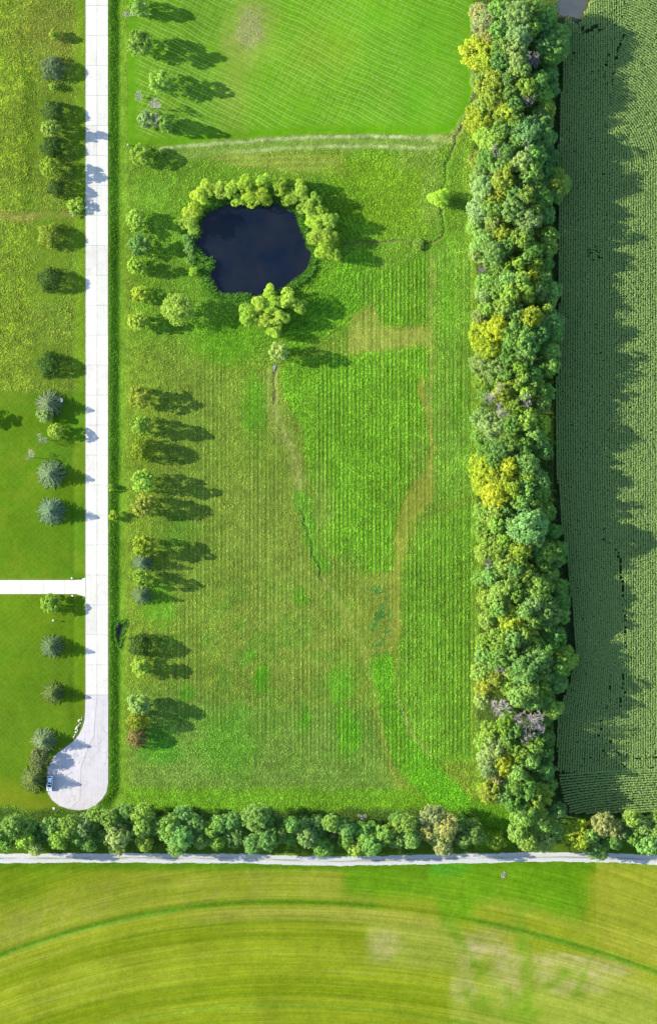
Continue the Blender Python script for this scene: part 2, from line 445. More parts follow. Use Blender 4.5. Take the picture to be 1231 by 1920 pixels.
    # vivid grass waterway to the south-east corner
    put(P([(690, 1235), (735, 1220), (742, 1310), (765, 1375), (820, 1430), (880, 1500), (900, 1540), (820, 1520), (770, 1470), (735, 1420), (708, 1330)], 8), (104, 180, 40), 0.9, 1.2)
    put(L([(745, 1315), (770, 1375), (800, 1415)], 2.5, 2) * 0.6, (170, 190, 110))
    put(L([(706, 1290), (712, 1340), (724, 1400), (745, 1470), (770, 1490)], 3, 3) * 0.6, (176, 186, 84))
    # field edges
    put((1 - sstep(4, 24, -sd_poly(x, y, HEDGE))) * (y < 1560), (140, 190, 62), 0.8, 1.0)
    put(P([(230, 1478), (760, 1478), (860, 1520), (960, 1500), (960, 1540), (230, 1530)], 8) * 0.7, (112, 182, 36))
    # ---- drill rows and tramlines
    ph = ((x0 + (fbm(x0 * 0.2, y0, 60, 21) - 0.5) * 2.5) / 15.24) % 1.0
    rows = P([(300, 640), (560, 690), (640, 600), (660, 480), (892, 470), (895, 1430), (690, 1450), (300, 1330)], 25, x0, y0)
    rows *= 0.35 + 0.65 * sstep(0.35, 0.6, fbm(x0, y0 * 0.3, 50, 23))
    pond_d = -sd_poly(x0, y0, POND)
    ring = sstep(40, 60, pond_d) * (1 - sstep(115, 140, pond_d)) * sstep(430, 560, x0 + 0.4 * y0 - 170)
    rows *= 1 - ring * (y0 < 700)
    viv = np.maximum.reduce([P([(655, 520), (800, 480), (803, 600), (712, 610)], 6, x0, y0), P([(600, 690), (800, 655), (803, 880), (748, 960), (736, 1072), (640, 1060), (580, 900)], 12, x0, y0), P([(755, 1060), (892, 930), (892, 1420), (820, 1420), (750, 1310)], 12, x0, y0)])
    rows = np.maximum(rows * 0.72, viv * (0.55 + 0.45 * sstep(0.3, 0.6, fbm(x0, y0 * 0.2, 30, 25))))
    rows_a = rows.copy()
    lo = np.exp(-((ph - 0.5) / 0.06) ** 2); hi = np.exp(-((ph - 0.05) / 0.06) ** 2)
    ph2 = (x0 / 7.62) % 1.0; lo2 = np.exp(-((ph2 - 0.45) / 0.12) ** 2); hi2 = np.exp(-((ph2 - 0.95) / 0.12) ** 2)
    tuft = tuft * (1 - 0.75 * rows * lo2) * (1 - 0.4 * rows * hi2)
    put(hi * rows * 0.6, (172, 186, 92), None, 0.45)
    put(lo * rows * 0.75, (64, 118, 28), None, 0.08)
    put(lo2 * rows * 0.5, (72, 124, 32)); put(hi2 * rows * 0.38 * (1 - viv * 0.6), (176, 188, 92))
    put(np.exp(-((((pond_d + wx * 8) / 9.0) % 1.0 - 0.5) / 0.15) ** 2) * ring * (y0 < 790) * 0.5, (70, 138, 26), None, 0.4)
    hb = np.exp(-((((y0 + wy * 5) / 13.0) % 1.0 - 0.5) / 0.12) ** 2) * P([(240, 1350), (740, 1400), (740, 1500), (240, 1510)], 20, x0, y0)
    put(hb * 0.3, (150, 180, 80))
    # ---- mowed lawn in the north
    LAWN = [(238, -90), (896, -90), (889, 60), (888, 178), (868, 226), (846, 248), (800, 253), (700, 249), (600, 252), (480, 258), (400, 265), (330, 272), (238, 272)]
    lw = sstep(-2, 2, sd_poly(x0 + wx * 4, y0 + wy * 4, LAWN))
    put(lw, (112, 180, 28), 0.25, 0.0)
    put(lw * P([(230, -90), (420, -90), (450, 280), (230, 280)], 60), (104, 160, 36))
    put(lw * P([(700, 40), (900, 0), (900, 200), (800, 250), (680, 220)], 60) * 0.6, (108, 186, 40))
    put(lw * blob(470, 55, 42, 60, 0.8) * 0.75, (172, 168, 112), 0.6)
    put(lw * blob(440, 160, 30, 80, 0.9) * 0.55, (158, 176, 78)); put(lw * blob(600, 95, 60, 40, 0.9) * 0.45, (152, 184, 52))
    put(lw * sstep(0.55, 0.68, med) * 0.3, (132, 186, 44))
    mow[:] = lw * sstep(6, 26, sd_poly(x0, y0, LAWN)) * sstep(238, 270, x0) * (0.55 + 0.45 * sstep(0.35, 0.6, big))
    # pale windrows along the lawn's southern edge
    ed = [(300, 279), (400, 270), (480, 263), (600, 257), (700, 254), (815, 258)]
    off = lambda k: [(a, b + k) for a, b in ed]
    put(L(off(10), 16, 6) * sstep(300, 360, x0) * 0.7, (142, 178, 82), 0.7, 0.3)
    w1 = (1 - sstep(1.5, 4.5, seg_dist(x0, y0 + wy * 5, off(0)))); w2 = (1 - sstep(1.5, 5, seg_dist(x0, y0 + wy * 6, off(19))))
    put(w1 * (0.45 + 0.6 * fin), (196, 216, 156), 0.9, 0.3); put(w2 * (0.4 + 0.6 * fin) * sstep(400, 480, x0), (190, 210, 142), 0.9, 0.3)
    for k, (a, b) in enumerate(((380, 640), (400, 655), (500, 620))):
        put((1 - sstep(1, 4, np.abs(y0 + wy * 8 - (298 + 11 * k - 0.02 * (x0 - 380))))) * sstep(a, a + 40, x0) * (1 - sstep(b - 40, b, x0)) * 0.7, (176, 178, 100), 0.7, 0.3)
    put(P([(380, 288), (640, 286), (650, 330), (520, 330)], 14) * 0.45, (156, 172, 76), 0.7, 0.5)
    put(L([(812, 262), (840, 262), (860, 240), (886, 200), (890, 150), (886, 60)], 7, 5) * 0.7, (176, 196, 120), 0.8, 0.5)
    put(L([(760, 300), (805, 300), (805, 400)], 20, 12) * 0.4, (150, 186, 90))
    # ---- verge and ditch
    dr = -sd_poly(x0, y0, ROAD)
    eastv = (x0 > 195) | (y0 > 1490)
    put((1 - sstep(24, 42, dr)) * eastv, (122, 168, 52), 0.7, 0.6)
    put((1 - sstep(20, 26, dr)) * eastv, (98, 154, 40), 0.7, 0.5)
    put((1 - sstep(1.0, 4.0, dr)) * eastv * 0.7, (140, 178, 64), 0.6, 0.1)
    put((1 - sstep(12, 30, pond_d)) * (pond_d > 0), (96, 158, 46), 0.9, 1.2)
    put(blob(330, 1000, 40, 30), (112, 160, 52))
    # ---- land west of the road
    wst = (x0 < 161.5) & (y0 < 1540)
    ro_w = P([(-600, -600), (170, -600), (170, 738), (-600, 742)], 12)
    put(ro_w * wst, (124, 160, 54), 0.9, 0.9)
    put(ro_w * wst * P([(-400, -300), (60, -300), (58, 400), (58, 740), (-400, 740)], 14) * (0.55 + 0.45 * sstep(0.4, 0.6, med)), (128, 166, 50), 1.0, 1.1)
    put(ro_w * wst * P([(40, 40), (62, 40), (62, 400), (40, 430)], 8) * (0.4 + 0.6 * sstep(0.4, 0.55, fin)), (86, 128, 34), 1.0, 1.2)
    put(ro_w * wst * sstep(0.52, 0.64, fin) * sstep(0.42, 0.6, big) * 0.6, (90, 138, 40))
    put(ro_w * wst * sstep(0.58, 0.66, fin) * (x0 < 60) * 0.6, (146, 176, 50))
    put(ro_w * wst * (1 - sstep(3, 10, np.abs(y - 404))) * 0.6, (168, 160, 92), 0.8, 0.4)
    put(ro_w * wst * np.exp(-(((x / 8.3) % 1.0 - 0.5) / 0.14) ** 2) * 0.28, (160, 172, 74))
    put(ro_w * wst * blob(90, 60, 60, 50, 0.9) * 0.5, (150, 156, 70))
    for cx, cy in ((92, 441), (92, 523), (90, 683), (96, 273), (97, 207)):
        put(ro_w * wst * blob(cx + 4, cy, 44, 40, 0.35) * 0.6, (118, 154, 46), 0.4, 0.15)
    put(ro_w * wst * (1 - sstep(8, 26, dr)) * 0.8, (120, 166, 40), 0.5, 0.4)
    lawnw = P([(-600, 742), (170, 738), (170, 1560), (-600, 1560)], 7) * wst * (1 - P([(-600, 1508), (20, 1510), (100, 1524), (190, 1540), (190, 1700), (-600, 1700)], 4))
    put(lawnw, (100, 150, 36), 0.28, 0.0)
    put(lawnw * sstep(0.46, 0.66, big) * 0.7, (106, 150, 28))
    put(lawnw * sstep(0.54, 0.66, med) * 0.45, (128, 154, 40))
    put(lawnw * (y0 > 1115) * 0.5, (112, 150, 30)); put(lawnw * P([(-50, 1440), (100, 1500), (110, 1530), (-50, 1530)], 14) * 0.7, (138, 156, 40))
    put(lawnw * (1 - sstep(2, 5, np.abs(x0 - 136 - 3 * wx))) * (y0 > 900) * 0.3, (70, 124, 22))
    hat[:] = lawnw * sstep(8, 16, dr)
    put((1 - sstep(1.5, 4.5, np.minimum(dr, np.abs(np.abs(y0 - 1100) - 13) + 300 * (x0 > 150)))) * wst * 0.5, (150, 160, 84))
    # ---- tree belts: leaf litter and coarse undergrowth; tree shade coloured into the lane-side grass
    put(sstep(-6, 3, sd_poly(x, y, HEDGE)), (88, 122, 52), 1.0, 1.0)
    srow = sstep(1512, 1526, y + 5 * wy) * (1 - sstep(1594, 1602, y0)) * ((x0 < 905) | (x0 > 1035))
    put(srow, (84, 122, 46), 0.9, 1.0)
    put(sstep(1580, 1586, y0) * (1 - sstep(1597, 1602, y0)), (96, 130, 40), 0.6, 0.3)  # grass strip south of the trees, darkened as if in their shade
    put(P([(885, 1500), (960, 1510), (965, 1590), (890, 1590)], 8), (104, 165, 40), 0.8, 0.8)
    # ---- corn ground
    corn = ((x0 > 1036) & (y0 < 1530) & (sd_poly(x0, y0, HEDGE) < 2))
    put(corn * 1.0, (80, 102, 60), 0.9, 0.0)
    put(corn * (sd_poly(x0, y0, FLOOD) > -12), (98, 104, 72), 0.6, 0.0)
    # ---- hay land south of the lane
    so = sstep(1612, 1618, y0)
    s = arc(x0, y0)
    put(so, (150, 170, 40), 0.3, 0.0)
    put(so * sstep(1700, 1760, s) * 0.7, (150, 172, 36))
    st1 = vnoise(s, x0 * 0.012, 7.5, 31); st2 = vnoise(s, x0 * 0.006, 19, 33); st3 = vnoise(s, x0 * 0.02, 3.2, 35)
    put(so * sstep(0.5, 0.95, st1) * 0.45, (172, 186, 70)); put(so * sstep(0.55, 0.9, st2) * 0.5, (120, 150, 20))
    put(so * sstep(0.6, 0.95, st3) * 0.3, (180, 190, 84))
    put(so * (1 - sstep(10, 60, np.abs(s - 1650))) * (x0 < 700) * (0.3 + 0.5 * sstep(0.4, 0.7, med)), (160, 172, 66))
    put(so * (1 - sstep(1624, 1640, y0)) * 0.8, (96, 148, 28), 0.5)
    put(so * P([(0, 1620), (160, 1620), (60, 1690), (-20, 1700)], 24) * 0.6, (106, 146, 24))
    put(so * (1 - sstep(7, 17, np.abs(s - 1714))) * sstep(300, 420, x0) * (1 - sstep(820, 900, x0)) * 0.6, (172, 180, 78))
    gp = P([(643, 1622), (1108, 1616), (1090, 1722), (1010, 1706), (960, 1690), (900, 1690), (880, 1722), (832, 1735), (820, 1690), (643, 1680)], 18)
    put(so * gp * 0.85, (106, 166, 26), 0.4)
    put(so * gp * sstep(0.52, 0.66, med) * 0.4, (130, 172, 40))
    put(so * blob(840, 1625, 36, 20) * 0.8, (96, 178, 46), 0.8, 0.4)
    put(so * sstep(1112, 1120, x0) * (s < 1740) * 0.7, (172, 184, 58))
    dry = P([(687, 1728), (850, 1740), (1231, 1850), (1231, 1930), (845, 1930), (845, 1822), (687, 1808)], 10, x0 + wx * 14, y0 + wy * 10)
    put(so * dry * 0.75, (166, 184, 72))
    for cx, cy, rx, ry in ((905, 1770, 46, 24), (945, 1800, 26, 22), (880, 1790, 20, 30), (960, 1845, 20, 40), (1020, 1830, 24, 20), (1060, 1800, 70, 12), (1130, 1820, 60, 14),
                           (870, 1850, 22, 24), (930, 1835, 14, 20), (1080, 1850, 60, 14), (720, 1770, 30, 26)):
        put(so * blob(cx, cy, rx, ry, 0.6) * (0.5 + 0.45 * sstep(0.3, 0.6, st1) * sstep(0.3, 0.55, fin)), (188, 188, 116))
    for ln, w in (([(846, 1700), (850, 1760), (880, 1800), (930, 1850), (1010, 1900)], 12), ([(968, 1690), (975, 1760), (990, 1830), (985, 1880)], 12), ([(880, 1860), (930, 1890), (1010, 1910)], 16), ([(1020, 1850), (1100, 1800), (1080, 1870)], 7)):
        put(so * L(ln, w, 10) * (0.2 + 0.6 * sstep(0.35, 0.6, med)), (130, 170, 42))
    gw = np.exp(-((s - 1691) / 4.6) ** 2) * (1 - 0.85 * sstep(690, 730, x0) * (1 - sstep(860, 900, x0)))
    put(so * gw * (0.6 + 0.35 * sstep(0.3, 0.6, fin)), (90, 146, 28), 0.8, 0.4); put(so * np.exp(-((s - 1696) / 1.6) ** 2) * ((x0 < 330) | (x0 > 900)) * 0.6, (110, 176, 60))
    put(so * np.exp(-((s - 1886) / 4.5) ** 2) * 0.55, (118, 162, 34), 0.6)
    put(so * np.exp(-((s - 1728) / 2.2) ** 2) * (x0 > 140) * (x0 < 680) * 0.45, (104, 148, 24))
    # soft natural drift of tone everywhere
    C = C * (1 + (fbm(x0, y0, 70, 41) - 0.5)[:, None] * 0.18 + (fin - 0.5)[:, None] * 0.34 * rough[:, None] + (vnoise(x0, y0, 4, 43) - 0.5)[:, None] * 0.2 * rough[:, None])
    # bare creek beds
    for ln in (CREEK1, CREEK2, CREEK3):
        q = seg_dist(x0 + (vnoise(x0, y0, 14, 5) - 0.5) * 8, y0 + (vnoise(x0, y0, 14, 6) - 0.5) * 8, ln)
        m = (1 - sstep(0.8, 3.2, q)) * (0.2 + 0.6 * sstep(0.35, 0.6, fin)) * (0.5 if ln is CREEK3 else 1)
        if ln is CREEK1: m *= 1 - 0.55 * (y0 < 440) * (y0 > 290)
        C = C * (1 - m[:, None]) + np.array((142, 130, 96)) * m[:, None]
        tuft *= 1 - 0.8 * m
    A = np.clip(lin(np.clip(C, 4, 250)) / K, 0.003, 0.6)
    return A, mow, hat, rough, tuft, rows_a

# ---------------------------------------------------------------- ground sheet
def axis(half, step, out):
    a = np.arange(-half, half + 1e-6, step)
    e = []; d = step * 2; p = half
    while p < out:
        p += d; d *= 1.45; e.append(p)
    e = np.array(e)
    return np.r_[-e[::-1], a, e]
gx = axis(108.0, 0.5, 5200.0); gy = axis(166.0, 0.5, 5200.0)
X, Y = np.meshgrid(gx, gy)
PX = X.ravel() * PPM + 615.5; PY = 960.0 - Y.ravel() * PPM
Z = height(PX, PY)
nx, ny = len(gx), len(gy)
ii = (np.arange(ny - 1)[:, None] * nx + np.arange(nx - 1)[None, :]).ravel()
F = np.c_[ii, ii + 1, ii + nx + 1, ii + nx]
me = mesh_np('ground', np.c_[X.ravel(), Y.ravel(), Z], F, smooth=True)
A, mow_, hat_, rough_, _t, rows_ = cover(PX, PY)
set_c(me, 'Col', A); set_f(me, 'mow', mow_); set_f(me, 'hatch', hat_); set_f(me, 'rough', rough_); set_f(me, 'rows', rows_); set_f(me, 'arc', arc(PX, PY) / PPM); set_f(me, 'south', sstep(1612, 1620, PY))
add('ground', me, M_GROUND, kind='structure')

# ---------------------------------------------------------------- road slabs, turnaround, driveway, gravel lane
def slab_mesh(name, pts, z0, z1, bev=0.02):
    bm = bmesh.new()
    vs_ = [bm.verts.new((*W(a, b), z1)) for a, b in pts]
    f = bm.faces.new(vs_)
    if f.normal.z < 0: f.normal_flip()
    bm.normal_update()
    if f.normal.z < 0: bmesh.ops.reverse_faces(bm, faces=[f])
    r = bmesh.ops.extrude_face_region(bm, geom=[f])
    low = [v for v in r['geom'] if isinstance(v, bmesh.types.BMVert)]
    # the extruded copy is the top: push the original down
    for v in vs_: v.co.z = z0
    bmesh.ops.recalc_face_normals(bm, faces=bm.faces[:])
    me = bpy.data.meshes.new(name); bm.to_mesh(me); bm.free()
    return me

road = add('road', slab_mesh('road', [(160.4, -60), (160.4, 1340), (203.6, 1340), (202.6, -60)], -0.14, 0.015), M_JOINT, kind='structure')
j = 0.36
ys = list(np.arange(-46, 1340, 56.2))
for a, b in zip(ys[:-1], ys[1:]):
    for (l, r_) in ((161.2, 181.9), (182.4, 202.6)):
        jit = R.uniform(-0.5, 0.5)
        add('slab', slab_mesh('slab', [(l, a + j), (l, b - j), (r_, b - j + 0.1), (r_, a + j)], -0.12, 0.05 + R.uniform(-0.004, 0.004)), M_CONC, road)
add('slab', slab_mesh('slab', [(p[0], p[1]) for p in [(160.6, ys[-1] + j)] + BULB[:15] + [(150, 1500), (152, 1440), (166, 1400), (176, 1380), (181.9, ys[-1] + j)]], -0.12, 0.05), M_BULB, road)
add('slab', slab_mesh('slab', [(182.4, ys[-1] + j), (176.5, 1380.5), (166.5, 1400.5), (152.4, 1440.5), (150.4, 1500), (130.4, 1517.1)] + BULB[15:] + [(202.7, ys[-1] + j)], -0.12, 0.047), M_BULB, road)
dway = add('driveway', slab_mesh('driveway', [(-120, 1087.6), (-120, 1113.8), (142, 1113.8), (160.9, 1119.5), (160.9, 1082.5), (156, 1085.5), (142, 1087.6)], -0.12, 0.012), M_JOINT, kind='structure')
dx = [-120, -78, -40, -2, 40, 82, 121, 161]
for a, b in zip(dx[:-1], dx[1:]):
    if b == 161:
        pts = [(a + 0.25, 1088), (a + 0.25, 1113.5), (142, 1113.5), (150, 1115), (160.3, 1119), (160.3, 1083), (150, 1086.8), (142, 1088)]
    else:
        pts = [(a + 0.25, 1088), (a + 0.25, 1113.5), (b - 0.25, 1113.5), (b - 0.25, 1088)]
    add('slab', slab_mesh('slab', pts, -0.11, 0.045), M_DRIVE, dway)

def gravel_material():
    m, nt, b = nmat('gravel', 0.95, 0.1)
    tc = N(nt, 'ShaderNodeNewGeometry').outputs['Position']
    n = noise_(nt, tc, 2.6, 6, 0.75); n2 = noise_(nt, tc, 0.22, 4)
    c = mixc(nt, ramp_(nt, n, [(0.3, 0.0), (0.7, 1.0)]), (0.18, 0.18, 0.185), (0.34, 0.335, 0.32))
    mid = attr(nt, 'mid').outputs['Fac']
    sx = N(nt, 'ShaderNodeMapping'); sx.inputs['Scale'].default_value = (0.12, 1.6, 1)
    nt.links.new(tc, sx.inputs['Vector'])
    k = math_(nt, 'MULTIPLY', mid, ramp_(nt, noise_(nt, sx.outputs[0], 1.0, 4), [(0.36, 0.0), (0.55, 0.9)]))
    c = mixc(nt, k, c, (0.10, 0.11, 0.06))
    c = mixc(nt, ramp_(nt, n2, [(0.5, 0.0), (0.8, 0.35)]), c, (0.25, 0.23, 0.20))
    nt.links.new(c, b.inputs['Base Color'])
    bump_(nt, b, n, 0.5, 0.06)
    return m
lx = np.arange(-110, 1345, 3.0)
lc = np.interp(lx, [p[0] for p in LANE], [p[1] for p in LANE]) + (vnoise(lx, lx * 0, 60, 2) - 0.5) * 2.5
cross = np.linspace(-1, 1, 9)
V = []; mid = []
hw_t = 9.4 + (vnoise(lx, lx * 0, 9, 5) - 0.5) * 2.2 + (vnoise(lx, lx * 0, 3.5, 8) - 0.5) * 1.2
hw_b = 9.6 + (vnoise(lx, lx * 0, 9, 9) - 0.5) * 1.8 + (vnoise(lx, lx * 0, 3.5, 12) - 0.5) * 1.2
for a, c_, t, b in zip(lx, lc, hw_t, hw_b):
    for q in cross:
        yy = c_ + q * (b if q > 0 else t)
        V.append((*W(a, yy), 0.035 + 0.05 * (1 - q * q) - 0.07 * (abs(abs(q) - 0.5) < 0.2) - 0.06 * (abs(q) > 0.95)))
        mid.append(math.exp(-(q / 0.2) ** 2))
nc = len(cross)
ii = (np.arange(len(lx) - 1)[:, None] * nc + np.arange(nc - 1)[None, :]).ravel()
me = mesh_np('gravel_lane', V, np.c_[ii, ii + nc, ii + nc + 1, ii + 1][:, ::-1], True)
set_f(me, 'mid', mid)
add('gravel_lane', me, gravel_material(), kind='structure')

# ---------------------------------------------------------------- water
def water_material(name, c1, c2, rough=0.12):
    m, nt, b = nmat(name, rough, 0.25)
    tc = N(nt, 'ShaderNodeNewGeometry').outputs['Position']
    n = noise_(nt, tc, 0.09, 5, 0.6); n2 = noise_(nt, tc, 1.6, 4, 0.7)
    c = mixc(nt, ramp_(nt, n, [(0.35, 0.0), (0.65, 1.0)]), c1, c2)
    c = mixc(nt, ramp_(nt, n2, [(0.55, 0.0), (0.8, 0.25)]), c, (0.010, 0.013, 0.012))
    nt.links.new(c, b.inputs['Base Color'])
    bump_(nt, b, n2, 0.25, 0.02)
    return m
def sheet(name, pts, z, grow, mat):
    P = np.array(pts, float); c = P.mean(0)
    d = P - c; P = c + d * (1 + grow / np.hypot(d[:, 0], d[:, 1]).mean())
    bm = bmesh.new()
    vs_ = [bm.verts.new((*W(a, b), z)) for a, b in P]
    f = bm.faces.new(vs_); bm.normal_update()
    if f.normal.z < 0: bmesh.ops.reverse_faces(bm, faces=[f])
    bmesh.ops.triangulate(bm, faces=bm.faces[:])
    me = bpy.data.meshes.new(name); bm.to_mesh(me); bm.free()
    return add(name, me, mat, kind='structure')
sheet('pond_water', POND, WATER_Z, 3, water_material('pond_water', (0.001, 0.0032, 0.009), (0.005, 0.0062, 0.009)))
M_PUD = water_material('ditch_water', (0.008, 0.013, 0.007), (0.012, 0.018, 0.01))
sheet('ditch_water', PUDDLE, -1.1, 0.5, M_PUD)
sheet('flood_water', FLOOD, -0.1, 2, water_material('flood_water', (0.03, 0.037, 0.043), (0.05, 0.053, 0.056), 0.25))

# ---------------------------------------------------------------- vegetation meshes
def rand_dirs(n, rng, zmin=-1.0):
    z = rng.uniform(zmin, 1, n); a = rng.uniform(0, 2 * np.pi, n); r = np.sqrt(np.maximum(0, 1 - z * z))
    return np.c_[r * np.cos(a), r * np.sin(a), z]

def unit(v):
    return v / np.maximum(np.linalg.norm(v, axis=1, keepdims=True), 1e-6)

def leaves(pos, nrm, size, rng, aspect=0.62):
    n = len(pos)
    t = np.cross(nrm, rng.normal(size=(n, 3))); t = unit(t); b = np.cross(nrm, t)
    s = (size * rng.uniform(0.65, 1.3, n))[:, None] * 0.5
    V = np.empty((n, 4, 3))
    V[:, 0] = pos - t * s; V[:, 1] = pos - b * s * aspect; V[:, 2] = pos + t * s; V[:, 3] = pos + b * s * aspect
    return V.reshape(-1, 3), np.arange(n * 4).reshape(n, 4)

def clump_cloud(cen, rad_, per, size, rng, zmin=-0.35, squash=0.8, spread=0.5, out=None):
    k = len(cen)
    D = rand_dirs(k * per, rng, zmin)
    c = np.repeat(cen, per, 0); r = np.repeat(rad_, per)[:, None]
    pos = c + D * r * rng.uniform(0.7, 1.08, (k * per, 1)) * np.array([1, 1, squash])
    nrm = unit(D * 0.9 + np.array([0, 0, 0.25]) + rng.normal(size=(k * per, 3)) * spread)
    tone = np.clip(np.repeat(rng.normal(0.5, 0.13, k), per) + rng.normal(0, 0.13, k * per), 0, 1)
    V, Fq = leaves(pos, nrm, size, rng)
    return V, Fq, np.repeat(tone, 4)

def cloud_mesh(name, V, Fq, tone, mat):
    me = mesh_np(name, V, Fq); set_f(me, 'tone', tone); me.materials.append(mat); return me

def tube(bm, p0, p1, r0, r1, n=5):
    p0 = Vector(p0); p1 = Vector(p1)
    q = (p1 - p0).to_track_quat('Z', 'Y')
    a = []; b = []
    for k in range(n):
        t = 2 * math.pi * k / n
        o = q @ Vector((math.cos(t), math.sin(t), 0))
        a.append(bm.verts.new(p0 + o * r0)); b.append(bm.verts.new(p1 + o * r1))
    for k in range(n):
        bm.faces.new((a[k], a[(k + 1) % n], b[(k + 1) % n], b[k]))
    bm.faces.new(b)

def trunk_mesh(name, h, r, tips, rng):
    bm = bmesh.new()
    bend = (rng.uniform(-0.2, 0.2), rng.uniform(-0.2, 0.2))
    m1 = (bend[0], bend[1], h * 0.35); m2 = (bend[0] * 1.5, bend[1] * 0.5, h * 0.62)
    tube(bm, (0, 0, -0.25), (0, 0, 0.25), r * 1.5, r, 7); tube(bm, (0, 0, 0.2), m1, r, r * 0.75, 7); tube(bm, m1, m2, r * 0.75, r * 0.45, 7)
    for k, t in enumerate(tips):
        s = m1 if k % 2 else m2
        tube(bm, s, t, r * 0.4, r * 0.1, 4)
    me = bpy.data.meshes.new(name); bm.to_mesh(me); bm.free(); me.materials.append(M_BARK)
    return me

PROTO = {}
def proto_broad(key, Rr, H, nl, seed, per=36, nclump=13, leaf=0.36, base=0.42):
    rng = np.random.default_rng(seed)
    L = []; ld = []
    a0 = rng.uniform(0, 6.28)
    for k in range(nl):
        rr = rng.uniform(0, 0.2) if k == 0 else rng.uniform(0.3, 0.8)
        an = a0 + k * 2.4 + rng.uniform(-0.3, 0.3)
        lr = Rr * rng.uniform(0.26, 0.48)
        zt = H * (1 - (1 - base) * 0.55 * (rr / 0.72) ** 1.6 * rng.uniform(0.6, 1.25))
        L.append((rr * Rr * math.cos(an), rr * Rr * math.sin(an), zt - lr * 0.85)); ld.append(lr)
    L = np.array(L); ld = np.array(ld)
    cen = []; cr = []
    for c, r in zip(L, ld):
        D = rand_dirs(nclump, rng, -0.3)
        cen.append(c + D * r * np.array([0.85, 0.85, 0.8])); cr.append(rng.uniform(0.26, 0.42, nclump) * r)
    # lower skirt of foliage below the lobes
    ns = nl * 5
    an = rng.uniform(0, 6.28, ns); q = rng.uniform(0.4, 0.95, ns) * Rr
    cen.append(np.c_[q * np.cos(an), q * np.sin(an), rng.uniform(base * 0.8, base + 0.3, ns) * H]); cr.append(rng.uniform(0.14, 0.22, ns) * Rr)
    nf = nl * 4    # foliage inside the crown and stray sprays that break its outline
    q = np.sqrt(rng.random(nf)) * Rr * 0.9; an = rng.uniform(0, 6.28, nf)
    cen.append(np.c_[q * np.cos(an), q * np.sin(an), H * (base + (0.95 - base) * rng.uniform(0.25, 0.8, nf) * (1 - 0.5 * (q / Rr) ** 2))]); cr.append(rng.uniform(0.12, 0.26, nf) * Rr)
    cen = np.vstack(cen); cr = np.concatenate(cr)
    V, Fq, tone = clump_cloud(cen, cr, per, leaf, rng)
    PROTO[key] = (trunk_mesh('trunk', H, 0.03 * H * 0.6, L, rng), cloud_mesh('crown', V, Fq, tone, M_LEAF), Rr, H)

for k in range(8): proto_broad(f'big{k}', 3.6, 12.0, (7, 9, 11, 13, 8, 10, 12, 15)[k], 100 + k, per=38, nclump=(15, 13, 12, 10, 14, 12, 11, 9)[k], leaf=0.34)
for k in range(4): proto_broad(f'small{k}', 2.8, 7.0, 6 + k % 2, 200 + k, per=42, nclump=14, leaf=0.32, base=0.22)
for k in range(3): proto_broad(f'shrub{k}', 1.8, 2.6, 6, 300 + k, per=26, nclump=8, leaf=0.26, base=0.2)

def proto_willow(key, seed):
    rng = np.random.default_rng(seed)
    Rr, H = 2.7, 5.6
    cen = []; cr = []; L = []
    for k in range(5):
        an = k * 2.4 + rng.uniform(-0.4, 0.4); rr = 0.0 if k == 0 else rng.uniform(0.9, 1.5)
        lr = rng.uniform(1.0, 1.45); c = np.array([rr * math.cos(an), rr * math.sin(an), H - lr - rng.uniform(0, 1.6) * (k > 0)])
        L.append(c)
        D = rand_dirs(34, rng, -0.75)
        cen.append(c + D * lr * np.array([0.8, 0.8, 1.0])); cr.append(rng.uniform(0.3, 0.46, 34))
        D = rand_dirs(8, rng, -1); cen.append(c + D * np.array([lr * 0.7, lr * 0.7, 0.4]) - np.array([0, 0, lr * 1.4])); cr.append(np.full(8, 0.5))
    V, Fq, tone = clump_cloud(np.vstack(cen), np.concatenate(cr), 36, 0.2, rng, -0.5, 1.0, 0.5)
    PROTO[key] = (trunk_mesh('trunk', H, 0.12, L, rng), cloud_mesh('crown', V, Fq, tone, M_LEAF), Rr, H)
for k in range(4): proto_willow(f'willow{k}', 400 + k)

